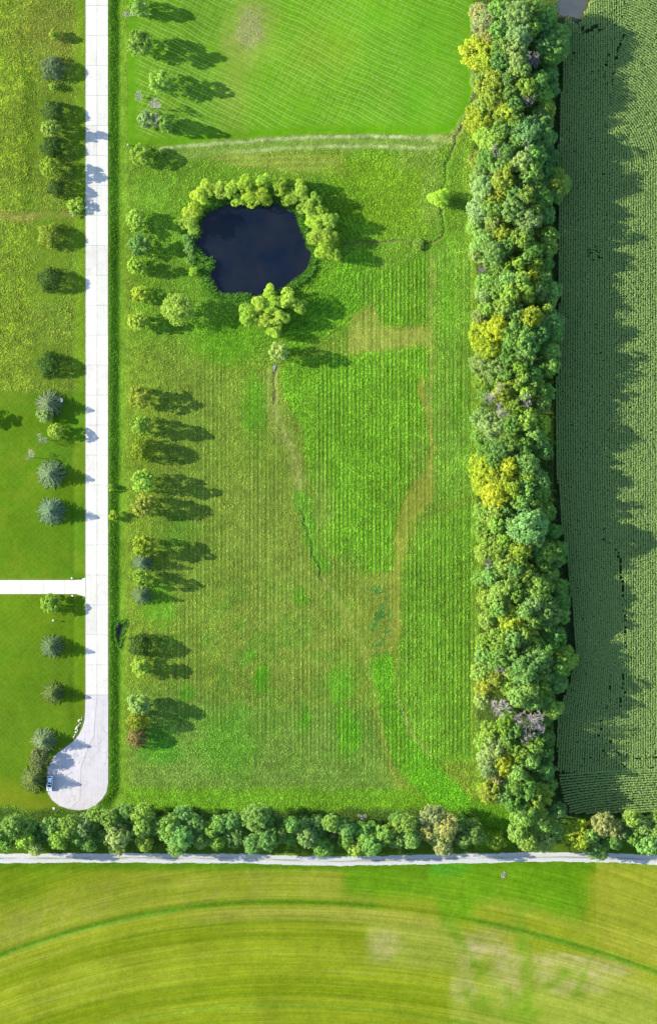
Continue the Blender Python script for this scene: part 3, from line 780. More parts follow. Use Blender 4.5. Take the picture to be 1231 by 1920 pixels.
def proto_spruce(key, seed, Rr=3.5, H=7.6):
    rng = np.random.default_rng(seed)
    pos = []; nr = []; tn = []; tips = []
    for lv in range(17):
        t = lv / 16.0
        z = H * (0.08 + 0.88 * t); rr = Rr * (1 - t) ** 0.8 + 0.12
        nb = int(19 - 10 * t)
        for k in range(nb):
            an = lv * 1.1 + k * 6.283 / nb + rng.uniform(-0.2, 0.2)
            L_ = rr * rng.uniform(0.8, 1.1)
            d = np.array([math.cos(an), math.sin(an), 0]); side = np.array([-d[1], d[0], 0])
            m = max(4, int(L_ / 0.16)); bt = rng.normal(0.5, 0.14)
            for s in np.linspace(0.15, 1, m):
                for sg in (-1, 0, 1):
                    w = 0.34 * (1.1 - s) * sg
                    pos.append(d * L_ * s + side * w + np.array([0, 0, z - 0.28 * L_ * s * s + 0.16 * s + (0.07 if sg == 0 else 0)]))
                    nr.append(np.array([0, 0, 1.0]) + side * sg * 0.7 + d * 0.25); tn.append(bt + 0.25 * (s - 0.55) + rng.normal(0, 0.1))
            if lv % 3 == 0 and k % 2 == 0: tips.append(d * L_ * 0.8 + np.array([0, 0, z - 0.15 * L_]))
    pos = np.array(pos); nr = unit(np.array(nr) + rng.normal(size=(len(nr), 3)) * 0.4)
    V, Fq = leaves(pos, nr, 0.26, rng, 0.5)
    bm = bmesh.new(); tube(bm, (0, 0, -0.2), (0, 0, H * 0.96), 0.16, 0.03, 7)
    for t in tips: tube(bm, (0, 0, t[2]), t, 0.04, 0.015, 4)
    tr = bpy.data.meshes.new('trunk'); bm.to_mesh(tr); bm.free(); tr.materials.append(M_BARK)
    PROTO[key] = (tr, cloud_mesh('crown', V, Fq, np.repeat(np.clip(tn, 0, 1), 4), M_NEEDLE), Rr, H)
for k in range(3): proto_spruce(f'spruce{k}', 500 + k)

def proto_cedar(key, seed, Rr=3.0, H=5.6):
    rng = np.random.default_rng(seed)
    n = 330
    t = rng.uniform(0, 1, n) ** 0.85; an = rng.uniform(0, 6.283, n)
    rr = Rr * (1 - t ** 2.6) ** 0.6 * rng.uniform(0.75, 1.05, n) * (1 + 0.16 * np.sin(an * 5 + seed))
    cen = np.c_[rr * np.cos(an), rr * np.sin(an), 0.3 + t * (H - 0.6)]
    V, Fq, tone = clump_cloud(cen, rng.uniform(0.26, 0.46, n), 24, 0.26, rng, -0.4, 1.35, 0.45)
    PROTO[key] = (trunk_mesh('trunk', H, 0.12, cen[:6] * 0.6, rng), cloud_mesh('crown', V, Fq, tone, M_NEEDLE), Rr, H)
for k in range(3): proto_cedar(f'cedar{k}', 600 + k)

def proto_dead(key, seed, Rr=3.4, H=11.0):
    rng = np.random.default_rng(seed)
    bt = bmesh.new(); bc = bmesh.new()
    def grow(bm, p, d, ln, r, lev):
        q = p + d * ln
        tube(bm, p, q, r, r * 0.62, 5 if lev < 2 else 3)
        if lev >= 5: return
        for k in range((3 if lev < 3 else 4) if lev > 0 else 6):
            ax = Vector(rng.normal(size=3)); nd = (d + ax.normalized() * (0.75 if lev else 0.95) + Vector((0, 0, 0.12))).normalized()
            grow(bc, p + d * ln * rng.uniform(0.65, 1.0), nd, ln * rng.uniform(0.55, 0.8) * (0.72 if lev == 0 else 1), max(r * 0.55, 0.036), lev + 1)
    grow(bt, Vector((0, 0, -0.2)), Vector((0.05, 0.02, 1)).normalized(), H * 0.55, 0.2, 0)
    co = np.array([v.co[:] for v in bc.verts]); s = Rr / np.percentile(np.hypot(co[:, 0], co[:, 1]), 96)
    for v in bc.verts: v.co.x *= s; v.co.y *= s
    out = []
    for nm, bm in (('trunk', bt), ('branches', bc)):
        me = bpy.data.meshes.new(nm); bm.to_mesh(me); bm.free(); me.materials.append(M_DEAD); out.append(me)
    PROTO[key] = (out[0], out[1], Rr, max(H, co[:, 2].max()))
for k in range(3): proto_dead(f'dead{k}', 700 + k)

TONES = {'yel': (168, 192, 60), 'lime': (134, 170, 72), 'mid': (114, 154, 74), 'dark': (98, 138, 66), 'grey': (130, 158, 90), 'pale': (168, 182, 110),
         'olive': (130, 152, 60), 'blue': (112, 152, 88), 'rust': (130, 116, 74), 'willow': (162, 198, 74), 'spruce': (118, 144, 98), 'ospruce': (110, 130, 72),
         'cedar': (70, 100, 40), 'ycedar': (120, 144, 44), 'fresh': (144, 180, 64), 'shadegreen': (100, 146, 74)}  # last tone: green darkened to stand for shade on the belt's corn side
TGAIN = {'yel': 2.4, 'willow': 2.55, 'pale': 2.2, 'lime': 2.9, 'fresh': 2.5, 'spruce': 1.6, 'ospruce': 1.7, 'cedar': 2.3, 'ycedar': 2.4, 'rust': 2.2}
GAIN = {'cedar': 1.2}
def plant(name, proto, px, py, r, h, tone, label, cat, group=None, rot=None, zc=0.72):
    tr, cr, pr, ph = PROTO[proto]
    x, y = W(px, py, h * zc)
    gz = h1(x * PPM + 615.5, 960 - y * PPM)
    e = bpy.data.objects.new(name, None); e.empty_display_size = 0.5; col.objects.link(e)
    e.location = (x, y, gz); e.rotation_euler = (0, 0, R.uniform(0, 6.283) if rot is None else rot)
    tag(e, label, cat, group)
    s = r / PPM / pr * 1.04; sz = h / ph
    t = add('trunk', tr, None, e); t.scale = (s, s, sz)
    c = add('branches' if proto.startswith('dead') else 'crown', cr, None, e); c.scale = (s, s, sz)
    if tone:
        a = alb(TONES[tone], TGAIN.get(tone, 3.3)) * R.uniform(0.82, 1.14) * np.array([R.uniform(0.9, 1.12), 1, R.uniform(0.8, 1.25)])
        c.color = (*[float(q) for q in a], 1)
    return e
rp = lambda base, n: f'{base}{R.integers(n)}'

# ---------------------------------------------------------------- tree belt between meadow and corn
BELT = '''905 45 17 pale;899 24 15 pale;920 32 15 pale;915 62 14 pale;898 96 25 yel;914 112 15 yel;889 106 14 yel;935 55 14 mid;940 85 14 mid;938 112 15 dark;935 20 16 mid;
970 28 22 grey;972 62 19 grey;964 92 19 grey;968 116 16 grey;995 50 16 mid;995 20 16 mid;1040 85 20 mid;1045 62 16 mid;1018 82 15 teal;1020 30 18 teal;1018 55 15 teal;1030 108 15 teal;
977 132 14 grey;985 165 18 lime;1016 175 15 mid;1012 150 14 mid;1030 140 12 teal;920 158 20 olive;925 182 18 olive;900 150 13 lime;952 150 13 dark;955 175 13 dark;1036 165 10 teal;
955 211 18 yel;900 224 22 yel;940 216 12 lime;905 200 14 lime;965 195 12 dark;1025 202 12 lime;1015 226 17 teal;990 246 22 blue;1021 252 16 teal;968 264 13 mid;970 225 12 dark;925 264 20 lime;908 252 15 lime;940 245 14 dark;
1000 288 17 mid;1024 294 16 teal;915 296 16 mid;898 300 14 olive;950 285 13 dark;980 302 16 grey;995 318 17 mid;952 316 8 yel;934 310 14 mid;1022 322 13 teal;
1044 345 17 lime;1042 326 11 mid;1057 340 10 mid;1040 366 11 mid;900 330 13 grey;945 341 18 olive;908 352 18 grey;916 366 11 yel;985 338 15 mid;984 366 16 lime;1010 350 14 mid;1018 372 14 teal;960 362 14 mid;932 370 14 olive;
900 394 18 grey;926 392 17 mid;960 392 18 mid;990 410 18 grey;1005 392 13 mid;1022 400 14 teal;892 425 14 lime;925 418 11 grey;943 435 14 olive;965 445 12 lime;982 450 13 lime;1030 440 12 mid;1026 462 14 mid;908 456 19 mid;926 475 19 mid;895 474 14 grey;950 462 13 dark;
1000 470 14 dark;1004 495 12 lime;985 484 10 mid;970 496 11 lime;950 499 7 yel;1022 490 12 teal;998 515 14 yel;975 526 14 lime;1034 545 14 mid;1030 566 11 mid;1026 577 8 yel;1018 520 12 mid;950 526 16 mid;915 530 16 mid;910 552 14 grey;955 551 16 lime;985 546 14 lime;1010 542 14 mid;935 500 13 mid;930 548 12 mid;
945 576 14 lime;915 582 14 lime;900 594 12 grey;992 561 8 yel;1012 560 8 yel;995 594 16 yel;970 586 12 mid;1035 602 16 teal;1040 622 13 teal;1015 600 14 mid;905 628 21 yel;932 617 18 yel;920 656 18 yel;975 630 22 dark;990 648 18 dark;958 642 14 dark;1010 622 17 teal;1032 660 14 mid;1030 686 14 mid;1014 690 13 dark;
985 667 14 mid;903 682 17 grey;930 692 18 grey;975 690 12 lime;955 670 14 dark;950 700 12 dark;905 712 14 lime;930 710 11 lime;980 706 12 lime;964 721 13 lime;985 736 16 lime;1002 720 12 mid;945 737 17 olive;1020 735 14 mid;1015 756 13 mid;965 766 14 lime;990 775 14 lime;1000 700 12 mid;910 740 12 mid;
905 785 16 grey;926 800 21 grey;960 795 14 dark;985 786 16 lime;1015 796 14 lime;1000 811 13 mid;1010 831 14 mid;960 830 18 dark;940 842 17 dark;980 836 14 dark;914 845 14 mid;1020 846 12 teal;898 820 11 mid;910 880 23 yel;940 896 19 yel;957 873 13 yel;930 928 21 yel;960 916 14 yel;904 908 15 yel;925 862 12 dark;975 862 14 mid;
990 872 16 mid;1000 892 14 mid;990 895 11 yel;1012 902 15 teal;985 917 16 mid;1010 926 15 mid;975 938 14 mid;1000 946 13 mid;1025 960 13 mid;925 965 16 lime;904 960 12 mid;932 985 12 lime;950 955 13 dark;988 986 27 blue;1007 966 14 blue;1016 990 13 blue;955 985 12 mid;
905 996 15 lime;917 1012 14 lime;945 1015 13 lime;1036 996 12 teal;935 1031 16 lime;908 1038 14 lime;976 1034 16 olive;1002 1015 14 mid;1025 1036 16 lime;1048 1030 12 teal;1046 1048 12 teal;975 1046 9 yel;955 1046 9 yel;1008 1045 11 mid;1020 1060 12 mid;
945 1062 14 lime;900 1086 12 mid;920 1082 13 mid;965 1068 13 dark;985 1076 14 lime;1010 1102 21 lime;1034 1080 11 mid;1050 1102 13 teal;945 1100 16 lime;934 1122 16 lime;914 1126 14 lime;970 1115 14 dark;968 1095 12 dark;1000 1131 16 grey;1026 1146 19 mid;1051 1126 14 teal;984 1146 13 mid;
957 1164 18 yel;914 1164 13 lime;935 1145 13 mid;1000 1160 17 mid;1050 1152 13 teal;985 1190 16 lime;1006 1206 14 dark;1040 1194 16 teal;960 1198 14 mid;936 1200 16 lime;1022 1180 14 mid;1030 1215 14 dark;935 1235 17 mid;905 1226 13 mid;908 1204 12 lime;1006 1236 21 mid;985 1258 21 mid;1020 1262 15 mid;1060 1236 17 lime;1046 1226 11 olive;1050 1253 14 mid;958 1230 13 mid;960 1258 13 lime;
900 1262 13 lime;930 1276 13 olive;956 1284 14 lime;1045 1281 14 mid;990 1296 16 mid;974 1306 16 mid;1012 1292 15 lime;1022 1312 13 mid;910 1290 14 olive;905 1312 13 grey;1036 1330 14 lime;1000 1318 13 mid;920 1370 14 lime;945 1366 14 lime;951 1386 12 mid;1022 1386 13 dark;966 1400 12 dark;930 1402 16 grey;905 1392 12 lime;914 1418 15 grey;975 1411 16 lime;1000 1402 16 lime;996 1427 12 mid;1022 1416 13 teal;
945 1436 15 yel;915 1442 13 grey;970 1450 14 mid;1020 1446 15 teal;932 1464 11 pale;920 1485 17 olive;945 1490 15 mid;985 1481 18 mid;1010 1491 18 lime;1002 1508 13 lime;965 1476 13 dark;1030 1472 11 teal;962 1508 12 dark;980 1532 18 mid;1012 1546 20 mid;1046 1521 12 teal;972 1562 14 mid;1020 1578 16 grey;990 1580 14 lime;1040 1558 13 mid;955 1340 14 mid;965 1370 12 mid;1018 1350 12 dark'''
BN = {'pale': 'pale yellow-grey loose tree', 'yel': 'bright yellow-green leafy tree', 'lime': 'fresh light green broadleaf tree', 'mid': 'mid green broadleaf tree', 'dark': 'dark green broadleaf tree',
      'grey': 'soft grey-green broadleaf tree', 'olive': 'olive green broadleaf tree', 'blue': 'large round blue-green tree', 'shadegreen': 'shade-toned green tree'}
DEADS = [(1002, 108, 14), (985, 190, 14), (925, 280, 13), (988, 278, 11), (905, 505, 9), (990, 583, 9), (935, 724, 12), (920, 745, 12), (936, 768, 16), (985, 756, 15), (915, 1060, 12), (940, 1256, 10), (935, 1334, 19), (968, 1345, 11), (1000, 1352, 25), (985, 1382, 13), (962, 1002, 8)]
for ent in BELT.replace('\n', '').split(';'):
    a, b, r, t = ent.split(); a, b, r = float(a), float(b), float(r)
    u = (a - 890) / 150.0
    if t == 'yel' and r < 12: t = 'lime'
    h = np.interp(u, [0, 0.12, 0.35, 0.65, 0.85, 1.1], [7, 10, 15, 17, 13, 11]) * R.uniform(0.86, 1.1) * (0.82 + 0.011 * r)
    if min(math.hypot(a - q[0], b - q[1]) - q[2] for q in DEADS) < 2: h *= 0.62
    edge = "on the tree belt's corn edge" if a > 1008 else ("on the tree belt's meadow edge" if a < 925 else 'inside the tree belt')
    sec = ('opposite the striped lawn' if b < 255 else 'opposite the creek bend' if b < 375 else 'opposite the pond' if b < 570 else 'opposite the tan patch' if b < 680 else
           'opposite the vivid block' if b < 1075 else 'opposite the lower meadow' if b < 1420 else 'at its south end')
    un = r < 12.6  # narrow crowns: ordinary broadleaf trees of the belt, not a lower layer
    lab = (BN[t].replace('leafy tree', 'tree').replace('broadleaf tree', 'tree').replace('tree', 'small-crowned tree' if un else ('broad tree' if r > 17.5 else 'tree'))) + f' {edge}, {sec}'
    plant('understory_tree' if un else 'broadleaf_tree', rp('big', 8), a, b, r * 1.36, h, t, lab, 'tree', lab)
for a, b, r in DEADS:
    big = r > 23
    plant('dead_tree', rp('dead', 3), a, b, r * 1.1, R.uniform(15.5, 17.5) if 915 < a else 11, None,
          'largest bare grey dead tree spreading its branches in the tree belt' if big else 'bare grey dead tree standing among the green belt trees', 'dead tree', None if big else 'bare dead trees in the belt')

# ---------------------------------------------------------------- tree row along the gravel lane
ROWT = '''25 1545 16 mid;45 1568 14 lime;14 1573 13 mid;55 1544 12 mid;66 1588 9 grey;76 1556 13 dark;-8 1556 14 mid;95 1545 13 mid;110 1569 14 lime;130 1545 16 mid;155 1545 16 grey;165 1577 11 mid;146 1568 10 mid;181 1526 14 lime;205 1530 14 mid;218 1562 17 grey;218 1583 12 grey;234 1522 15 dark;190 1556 13 dark;
266 1526 17 lime;266 1547 14 lime;271 1575 12 lime;245 1552 14 dark;292 1545 14 dark;316 1546 19 mid;336 1564 19 mid;330 1585 12 mid;342 1526 15 mid;366 1540 14 mid;376 1570 12 mid;396 1552 12 lime;406 1574 11 lime;410 1541 14 mid;436 1536 14 dark;440 1560 16 dark;420 1560 12 dark;480 1530 20 mid;506 1531 16 dark;474 1578 14 mid;500 1568 16 mid;526 1556 13 mid;546 1541 11 mid;545 1562 13 dark;
566 1546 14 mid;590 1546 16 dark;576 1565 14 grey;600 1582 13 mid;613 1588 9 mid;620 1539 12 lime;650 1550 13 mid;666 1583 14 lime;650 1570 12 mid;686 1560 18 mid;696 1580 14 mid;720 1561 14 mid;736 1555 13 lime;760 1541 16 lime;770 1568 14 mid;745 1532 12 dark;745 1570 12 mid;810 1530 19 pale;826 1560 19 pale;840 1546 18 pale;830 1584 12 pale;804 1556 14 pale;790 1550 12 dark;
886 1556 17 mid;870 1570 11 grey;860 1540 12 dark;1070 1560 14 yel;1086 1574 14 yel;1090 1546 11 yel;1130 1541 16 pale;1150 1549 13 pale;1166 1556 11 pale;1120 1583 18 dark;1108 1560 12 mid;1186 1531 14 lime;1190 1561 14 mid;1216 1575 16 mid;1206 1546 13 grey;1228 1556 13 mid;1150 1572 12 dark;1240 1575 14 mid;1236 1530 12 mid'''
RN = dict(BN); RN['pale'] = 'pale cream-green tree'; RN['dark'] = 'dark green thicket tree'
for ent in ROWT.replace('\n', '').split(';'):
    a, b, r, t = ent.split(); a, b, r = float(a), float(b), float(r)
    east = a > 1055
    h = R.uniform(9.5, 13.0) * (0.78 + 0.014 * r) * (1.08 if east else 1.0)
    if t == 'dark': h *= 0.8
    where = 'between the corn and the gravel lane' if east else ('in the gravel lane row below the turnaround' if a < 212 else 'in the gravel lane row below the rusty evergreen' if a < 420 else 'in the middle of the gravel lane row' if a < 640 else 'in the gravel lane row near the dead treetop')
    un = r < 12.6  # same broadleaf trees as the rest of the row, only smaller crowns
    lab = RN[t].replace('leafy tree', 'tree').replace('broadleaf tree', 'tree').replace('tree', 'small-crowned tree' if un else ('broad tree' if r > 17.5 else 'tree')) + ' ' + where
    plant('understory_tree' if un else 'broadleaf_tree', rp('big', 8), a, b + 6, r * 1.36, h, t, lab, 'tree', lab)
plant('broadleaf_tree', 'small1', 930, 1577, 18, 6.5, 'fresh', 'small round light green tree alone beside the gravel lane', 'tree')
for a, b, r in ((628, 1560, 14), (676, 1533, 9), (262, 1560, 10), (222, 1545, 9)):
    plant('dead_tree', rp('dead', 3), a, b, r * 1.1, 7.5, None, 'largest bare grey dead tree in the row along the gravel lane' if r == 14 else 'bare grey dead treetop showing in the row along the gravel lane', 'dead tree', None if r == 14 else 'dead treetops along the lane')

# ---------------------------------------------------------------- willows round the pond
WIL = '''356 421 17 5;361 394 17 5.5;374 368 16 5.5;388 352 15 5;408 356 15 5;430 353 16 5.5;447 376 13 4.2;462 347 18 6;471 370 16 5;494 339 14 6.5;493 364 19 6;527 350 15 5.5;543 370 15 4.6;562 360 17 5.5;564 341 9 5.5;592 371 11 6;577 392 17 5.5;601 397 13 5.5;615 410 17 7;592 414 17 5.5;594 438 19 6;613 445 18 6;610 470 18 6.5;626 478 12 6;
466 590 19 6;488 572 17 6.5;507 546 14 6;515 572 18 6.5;541 560 18 7;562 573 15 5.5;496 598 17 6;524 598 17 6.5;514 621 12 5.5'''
for k, ent in enumerate(WIL.replace('\n', '').split(';')):
    a, b, r, h = map(float, ent.split())
    so = b > 530
    plant('willow_tree', f'willow{k % 4}', a, b, r * 1.2, h, 'willow', 'puffy yellow-green willow in the thicket on the south bank of the pond' if so else ('puffy yellow-green willow crowding the east bank of the pond' if a > 510 else 'puffy yellow-green willow lining the north and west bank of the pond'),
          'willow', 'south bank willows' if so else ('east bank willows' if a > 510 else 'north-west bank willows'))
for a, b in ((352, 448), (354, 466), (357, 486)):
    plant('bank_shrub', rp('shrub', 3), a, b, 10, 1.8, 'mid', 'low green shrub on the west bank of the pond below the willows', 'shrub', 'low shrubs on the west pond bank')
plant('willow_shrub', 'willow1', 362, 508, 10, 2.6, 'willow', 'small yellow willow shrub apart from the others on the pond bank', 'shrub')
plant('broadleaf_tree', 'big2', 334, 578, 29, 8.5, 'lime', 'wide loose light green tree standing alone south-west of the pond', 'tree')
plant('broadleaf_tree', 'small2', 522, 658, 18, 9.0, 'grey', 'pale fuzzy tree with a long shadow south of the pond willows', 'tree')
plant('broadleaf_tree', 'willow2', 822, 369, 23, 5.8, 'willow', 'yellow-green tree beside the dry creek bend', 'tree')
plant('broadleaf_shrub', 'shrub1', 784, 458, 11, 1.5, 'lime', 'low grey-green shrub straddling the dry creek', 'shrub')

# ---------------------------------------------------------------- planted trees along the road
WEST = [('small', 100, 64, 8, 4.2, 'lime', 'thin light green sapling, northernmost tree west of the concrete road'),
        ('cedar', 98, 126, 19, 5.6, 'spruce', 'grey-green round evergreen north of a tiny shrub beside the road'),
        ('shrub', 99, 161, 7, 2.6, 'lime', 'tiny light green shrub between two round evergreens west of the road'),
        ('cedar', 97, 207, 18, 6.0, 'cedar', 'dark round evergreen just south of the tiny roadside shrub'),
        ('small', 94, 238, 14, 8.2, 'lime', 'light green tree squeezed between two dark evergreens west of the road'),
        ('cedar', 96, 274, 18, 5.8, 'cedar', 'dark round evergreen between two light green trees west of the road'),
        ('small', 94, 312, 16, 8.0, 'fresh', 'bright light green tree touching a small dark evergreen west of the road'),
        ('cedar', 104, 351, 14, 7.0, 'cedar', 'small dark evergreen against a bright light green tree'),
        ('shrub', 143, 385, 15, 3.2, 'lime', 'spreading light green bush at the very edge of the concrete road'),
        ('cedar', 92, 441, 19, 6.2, 'ycedar', 'olive evergreen just south of the worn track west of the road'),
        ('cedar', 92, 523, 19, 6.6, 'cedar', 'dark evergreen standing alone in the rough grass west of the road'),
        ('cedar', 90, 683, 19, 6.2, 'cedar', 'dark evergreen just north of the mowed lawn edge'),
        ('spruce', 90, 757, 24, 6.6, 'spruce', 'grey-blue spruce beside the small white box'),
        ('small', 84, 779, 12, 4.5, 'grey', 'soft grey-green small tree growing against the spruce by the white box'),
        ('small', 104, 808, 12, 6.0, 'olive', 'thin sparse sapling between dead saplings and spruce on the lawn'),
        ('spruce', 93, 888, 25, 6.4, 'spruce', 'grey-blue spruce just south of the two bare saplings'),
        ('spruce', 94, 958, 25, 7.0, 'spruce', 'grey-blue spruce, first north of the driveway'),
        ('small', 93, 1132, 15, 5.6, 'lime', 'small loose light green tree just south of the driveway'),
        ('spruce', 95, 1213, 21, 6.2, 'spruce', 'compact grey-blue spruce, first south of the driveway'),
        ('spruce', 98, 1300, 20, 5.4, 'ospruce', 'olive green spruce on the lawn north of the turnaround'),
        ('spruce', 80, 1390, 23, 6.8, 'spruce', 'grey-green spruce at the top of the turnaround'),
        ('cedar', 74, 1424, 17, 5.6, 'ospruce', 'dark bushy evergreen between two spruces at the turnaround'),
        ('spruce', 62, 1462, 25, 6.8, 'ospruce', 'large olive spruce beside the parked car'),
        ('small', -22, 783, 14, 4.6, 'mid', 'green tree at the west end of the lawn, its shadow across the grass')]
EASTR = [('small', 258, 10, 15, 7, 'lime', 'light green tree beside the pile of broken stone'),
         ('small', 260, 79, 20, 10.5, 'mid', 'round mid green tree on the mowed lawn with the longest shadow'),
         ('small', 299, 150, 18, 8.5, 'lime', 'light green tree on the lawn north of the bare grey shrubs'),
         ('small', 274, 221, 14, 6.5, 'grey', 'soft green tree next to a bare grey tree on the lawn'),
         ('small', 309, 232, 12, 7.5, 'mid', 'small green tree east of a bare grey tree on the lawn'),
         ('small', 264, 288, 17, 5.5, 'fresh', 'yellow-green tree beside the small utility pedestal'),
         ('small', 255, 411, 16, 6.6, 'lime', 'light green tree west of the pond, first of a line of four'),
         ('small', 260, 457, 17, 6.6, 'dark', 'dark green tree west of the pond between two light green trees'),
         ('small', 256, 497, 14, 6.4, 'fresh', 'small bright green tree south of the dark tree west of the pond'),
         ('small', 261, 550, 13, 5.0, 'yel', 'small yellowish round tree south-west of the pond'),
         ('small', 258, 600, 15, 7.0, 'fresh', 'light green tree whose shadow falls toward the wide loose tree'),
         ('small', 263, 742, 18, 7.5, 'olive', 'olive green tree standing alone in the meadow row, opposite the white box'),
         ('small', 262, 797, 16, 9.0, 'lime', 'round light green tree just north of a dark lopsided tree'),
         ('cedar', 265, 842, 18, 7.0, 'ycedar', 'dark lopsided tree with a yellowish sunny top'),
         ('small', 268, 902, 18, 9.5, 'lime', 'light green tree, northern one of a touching pair by the ditch'),
         ('small', 268, 946, 18, 8.5, 'olive', 'olive green tree, southern one of a touching pair by the ditch'),
         ('shrub', 213, 966, 9, 3.0, 'fresh', 'small bright bush at the edge of the road opposite the spruce'),
         ('shrub', 208, 914, 6, 1.6, 'lime', 'tiny bush at the road edge across from the spruce'),
         ('small', 267, 1024, 17, 9.0, 'fresh', 'bright green tree at the north end of a tight clump of four'),
         ('spruce', 266, 1054, 18, 6.4, 'spruce', 'grey spruce second in the tight clump of four'),
         ('small', 265, 1085, 14, 7.6, 'fresh', 'bright green tree squeezed between two spruces'),
         ('spruce', 264, 1116, 18, 5.4, 'spruce', 'dark grey spruce at the south end of a tight clump of four'),
         ('cedar', 261, 1210, 19, 6.0, 'cedar', 'dark round evergreen beside the wet ditch'),
         ('small', 262, 1249, 15, 6.4, 'fresh', 'bright yellow-green round tree just south of the dark round evergreen'),
         ('small', 258, 1324, 17, 8.5, 'grey', 'soft green tree at the north end of a group of three with a rusty one'),
         ('cedar', 257, 1352, 17, 7.0, 'ycedar', 'yellow-olive evergreen in the middle of a group of three'),
         ('cedar', 256, 1384, 16, 5.0, 'rust', 'rusty brown dying evergreen at the south end of the meadow row')]
NM = {'small': ('broadleaf_tree', 'tree', 4), 'cedar': ('evergreen_tree', 'evergreen', 3), 'spruce': ('spruce_tree', 'spruce', 3), 'shrub': ('broadleaf_shrub', 'shrub', 3)}
for lst, g in ((WEST, 'planted trees west of the road'), (EASTR, 'planted trees east of the road')):
    for kind, a, b, r, h, t, lab in lst:
        nm, cat, n = NM[kind]
        if lst is EASTR: h *= 1.08
        if lst is WEST: h *= 0.74 if kind == 'cedar' else 0.9
        plant(nm, rp(kind, n), a, b, r * (1.2 if kind == 'small' else 1.1), h, t, lab, cat, g)
for a, b, r, h, lab in ((75, 822, 11, 4.5, 'bare grey sapling beside the thin sparse sapling on the lawn'), (57, 857, 11, 4.5, 'bare grey sapling just north-west of a large spruce'),
                        (263, 181, 9, 2.6, 'small grey twiggy shrub on the mowed lawn'), (286, 197, 13, 6.5, 'bare grey tree on the lawn north of a soft green tree'),
                        (296, 228, 13, 7.5, 'bare grey tree between two small green trees on the lawn')):
    plant('dead_tree', rp('dead', 3), a, b, r * 1.1, h, None, lab, 'dead tree')

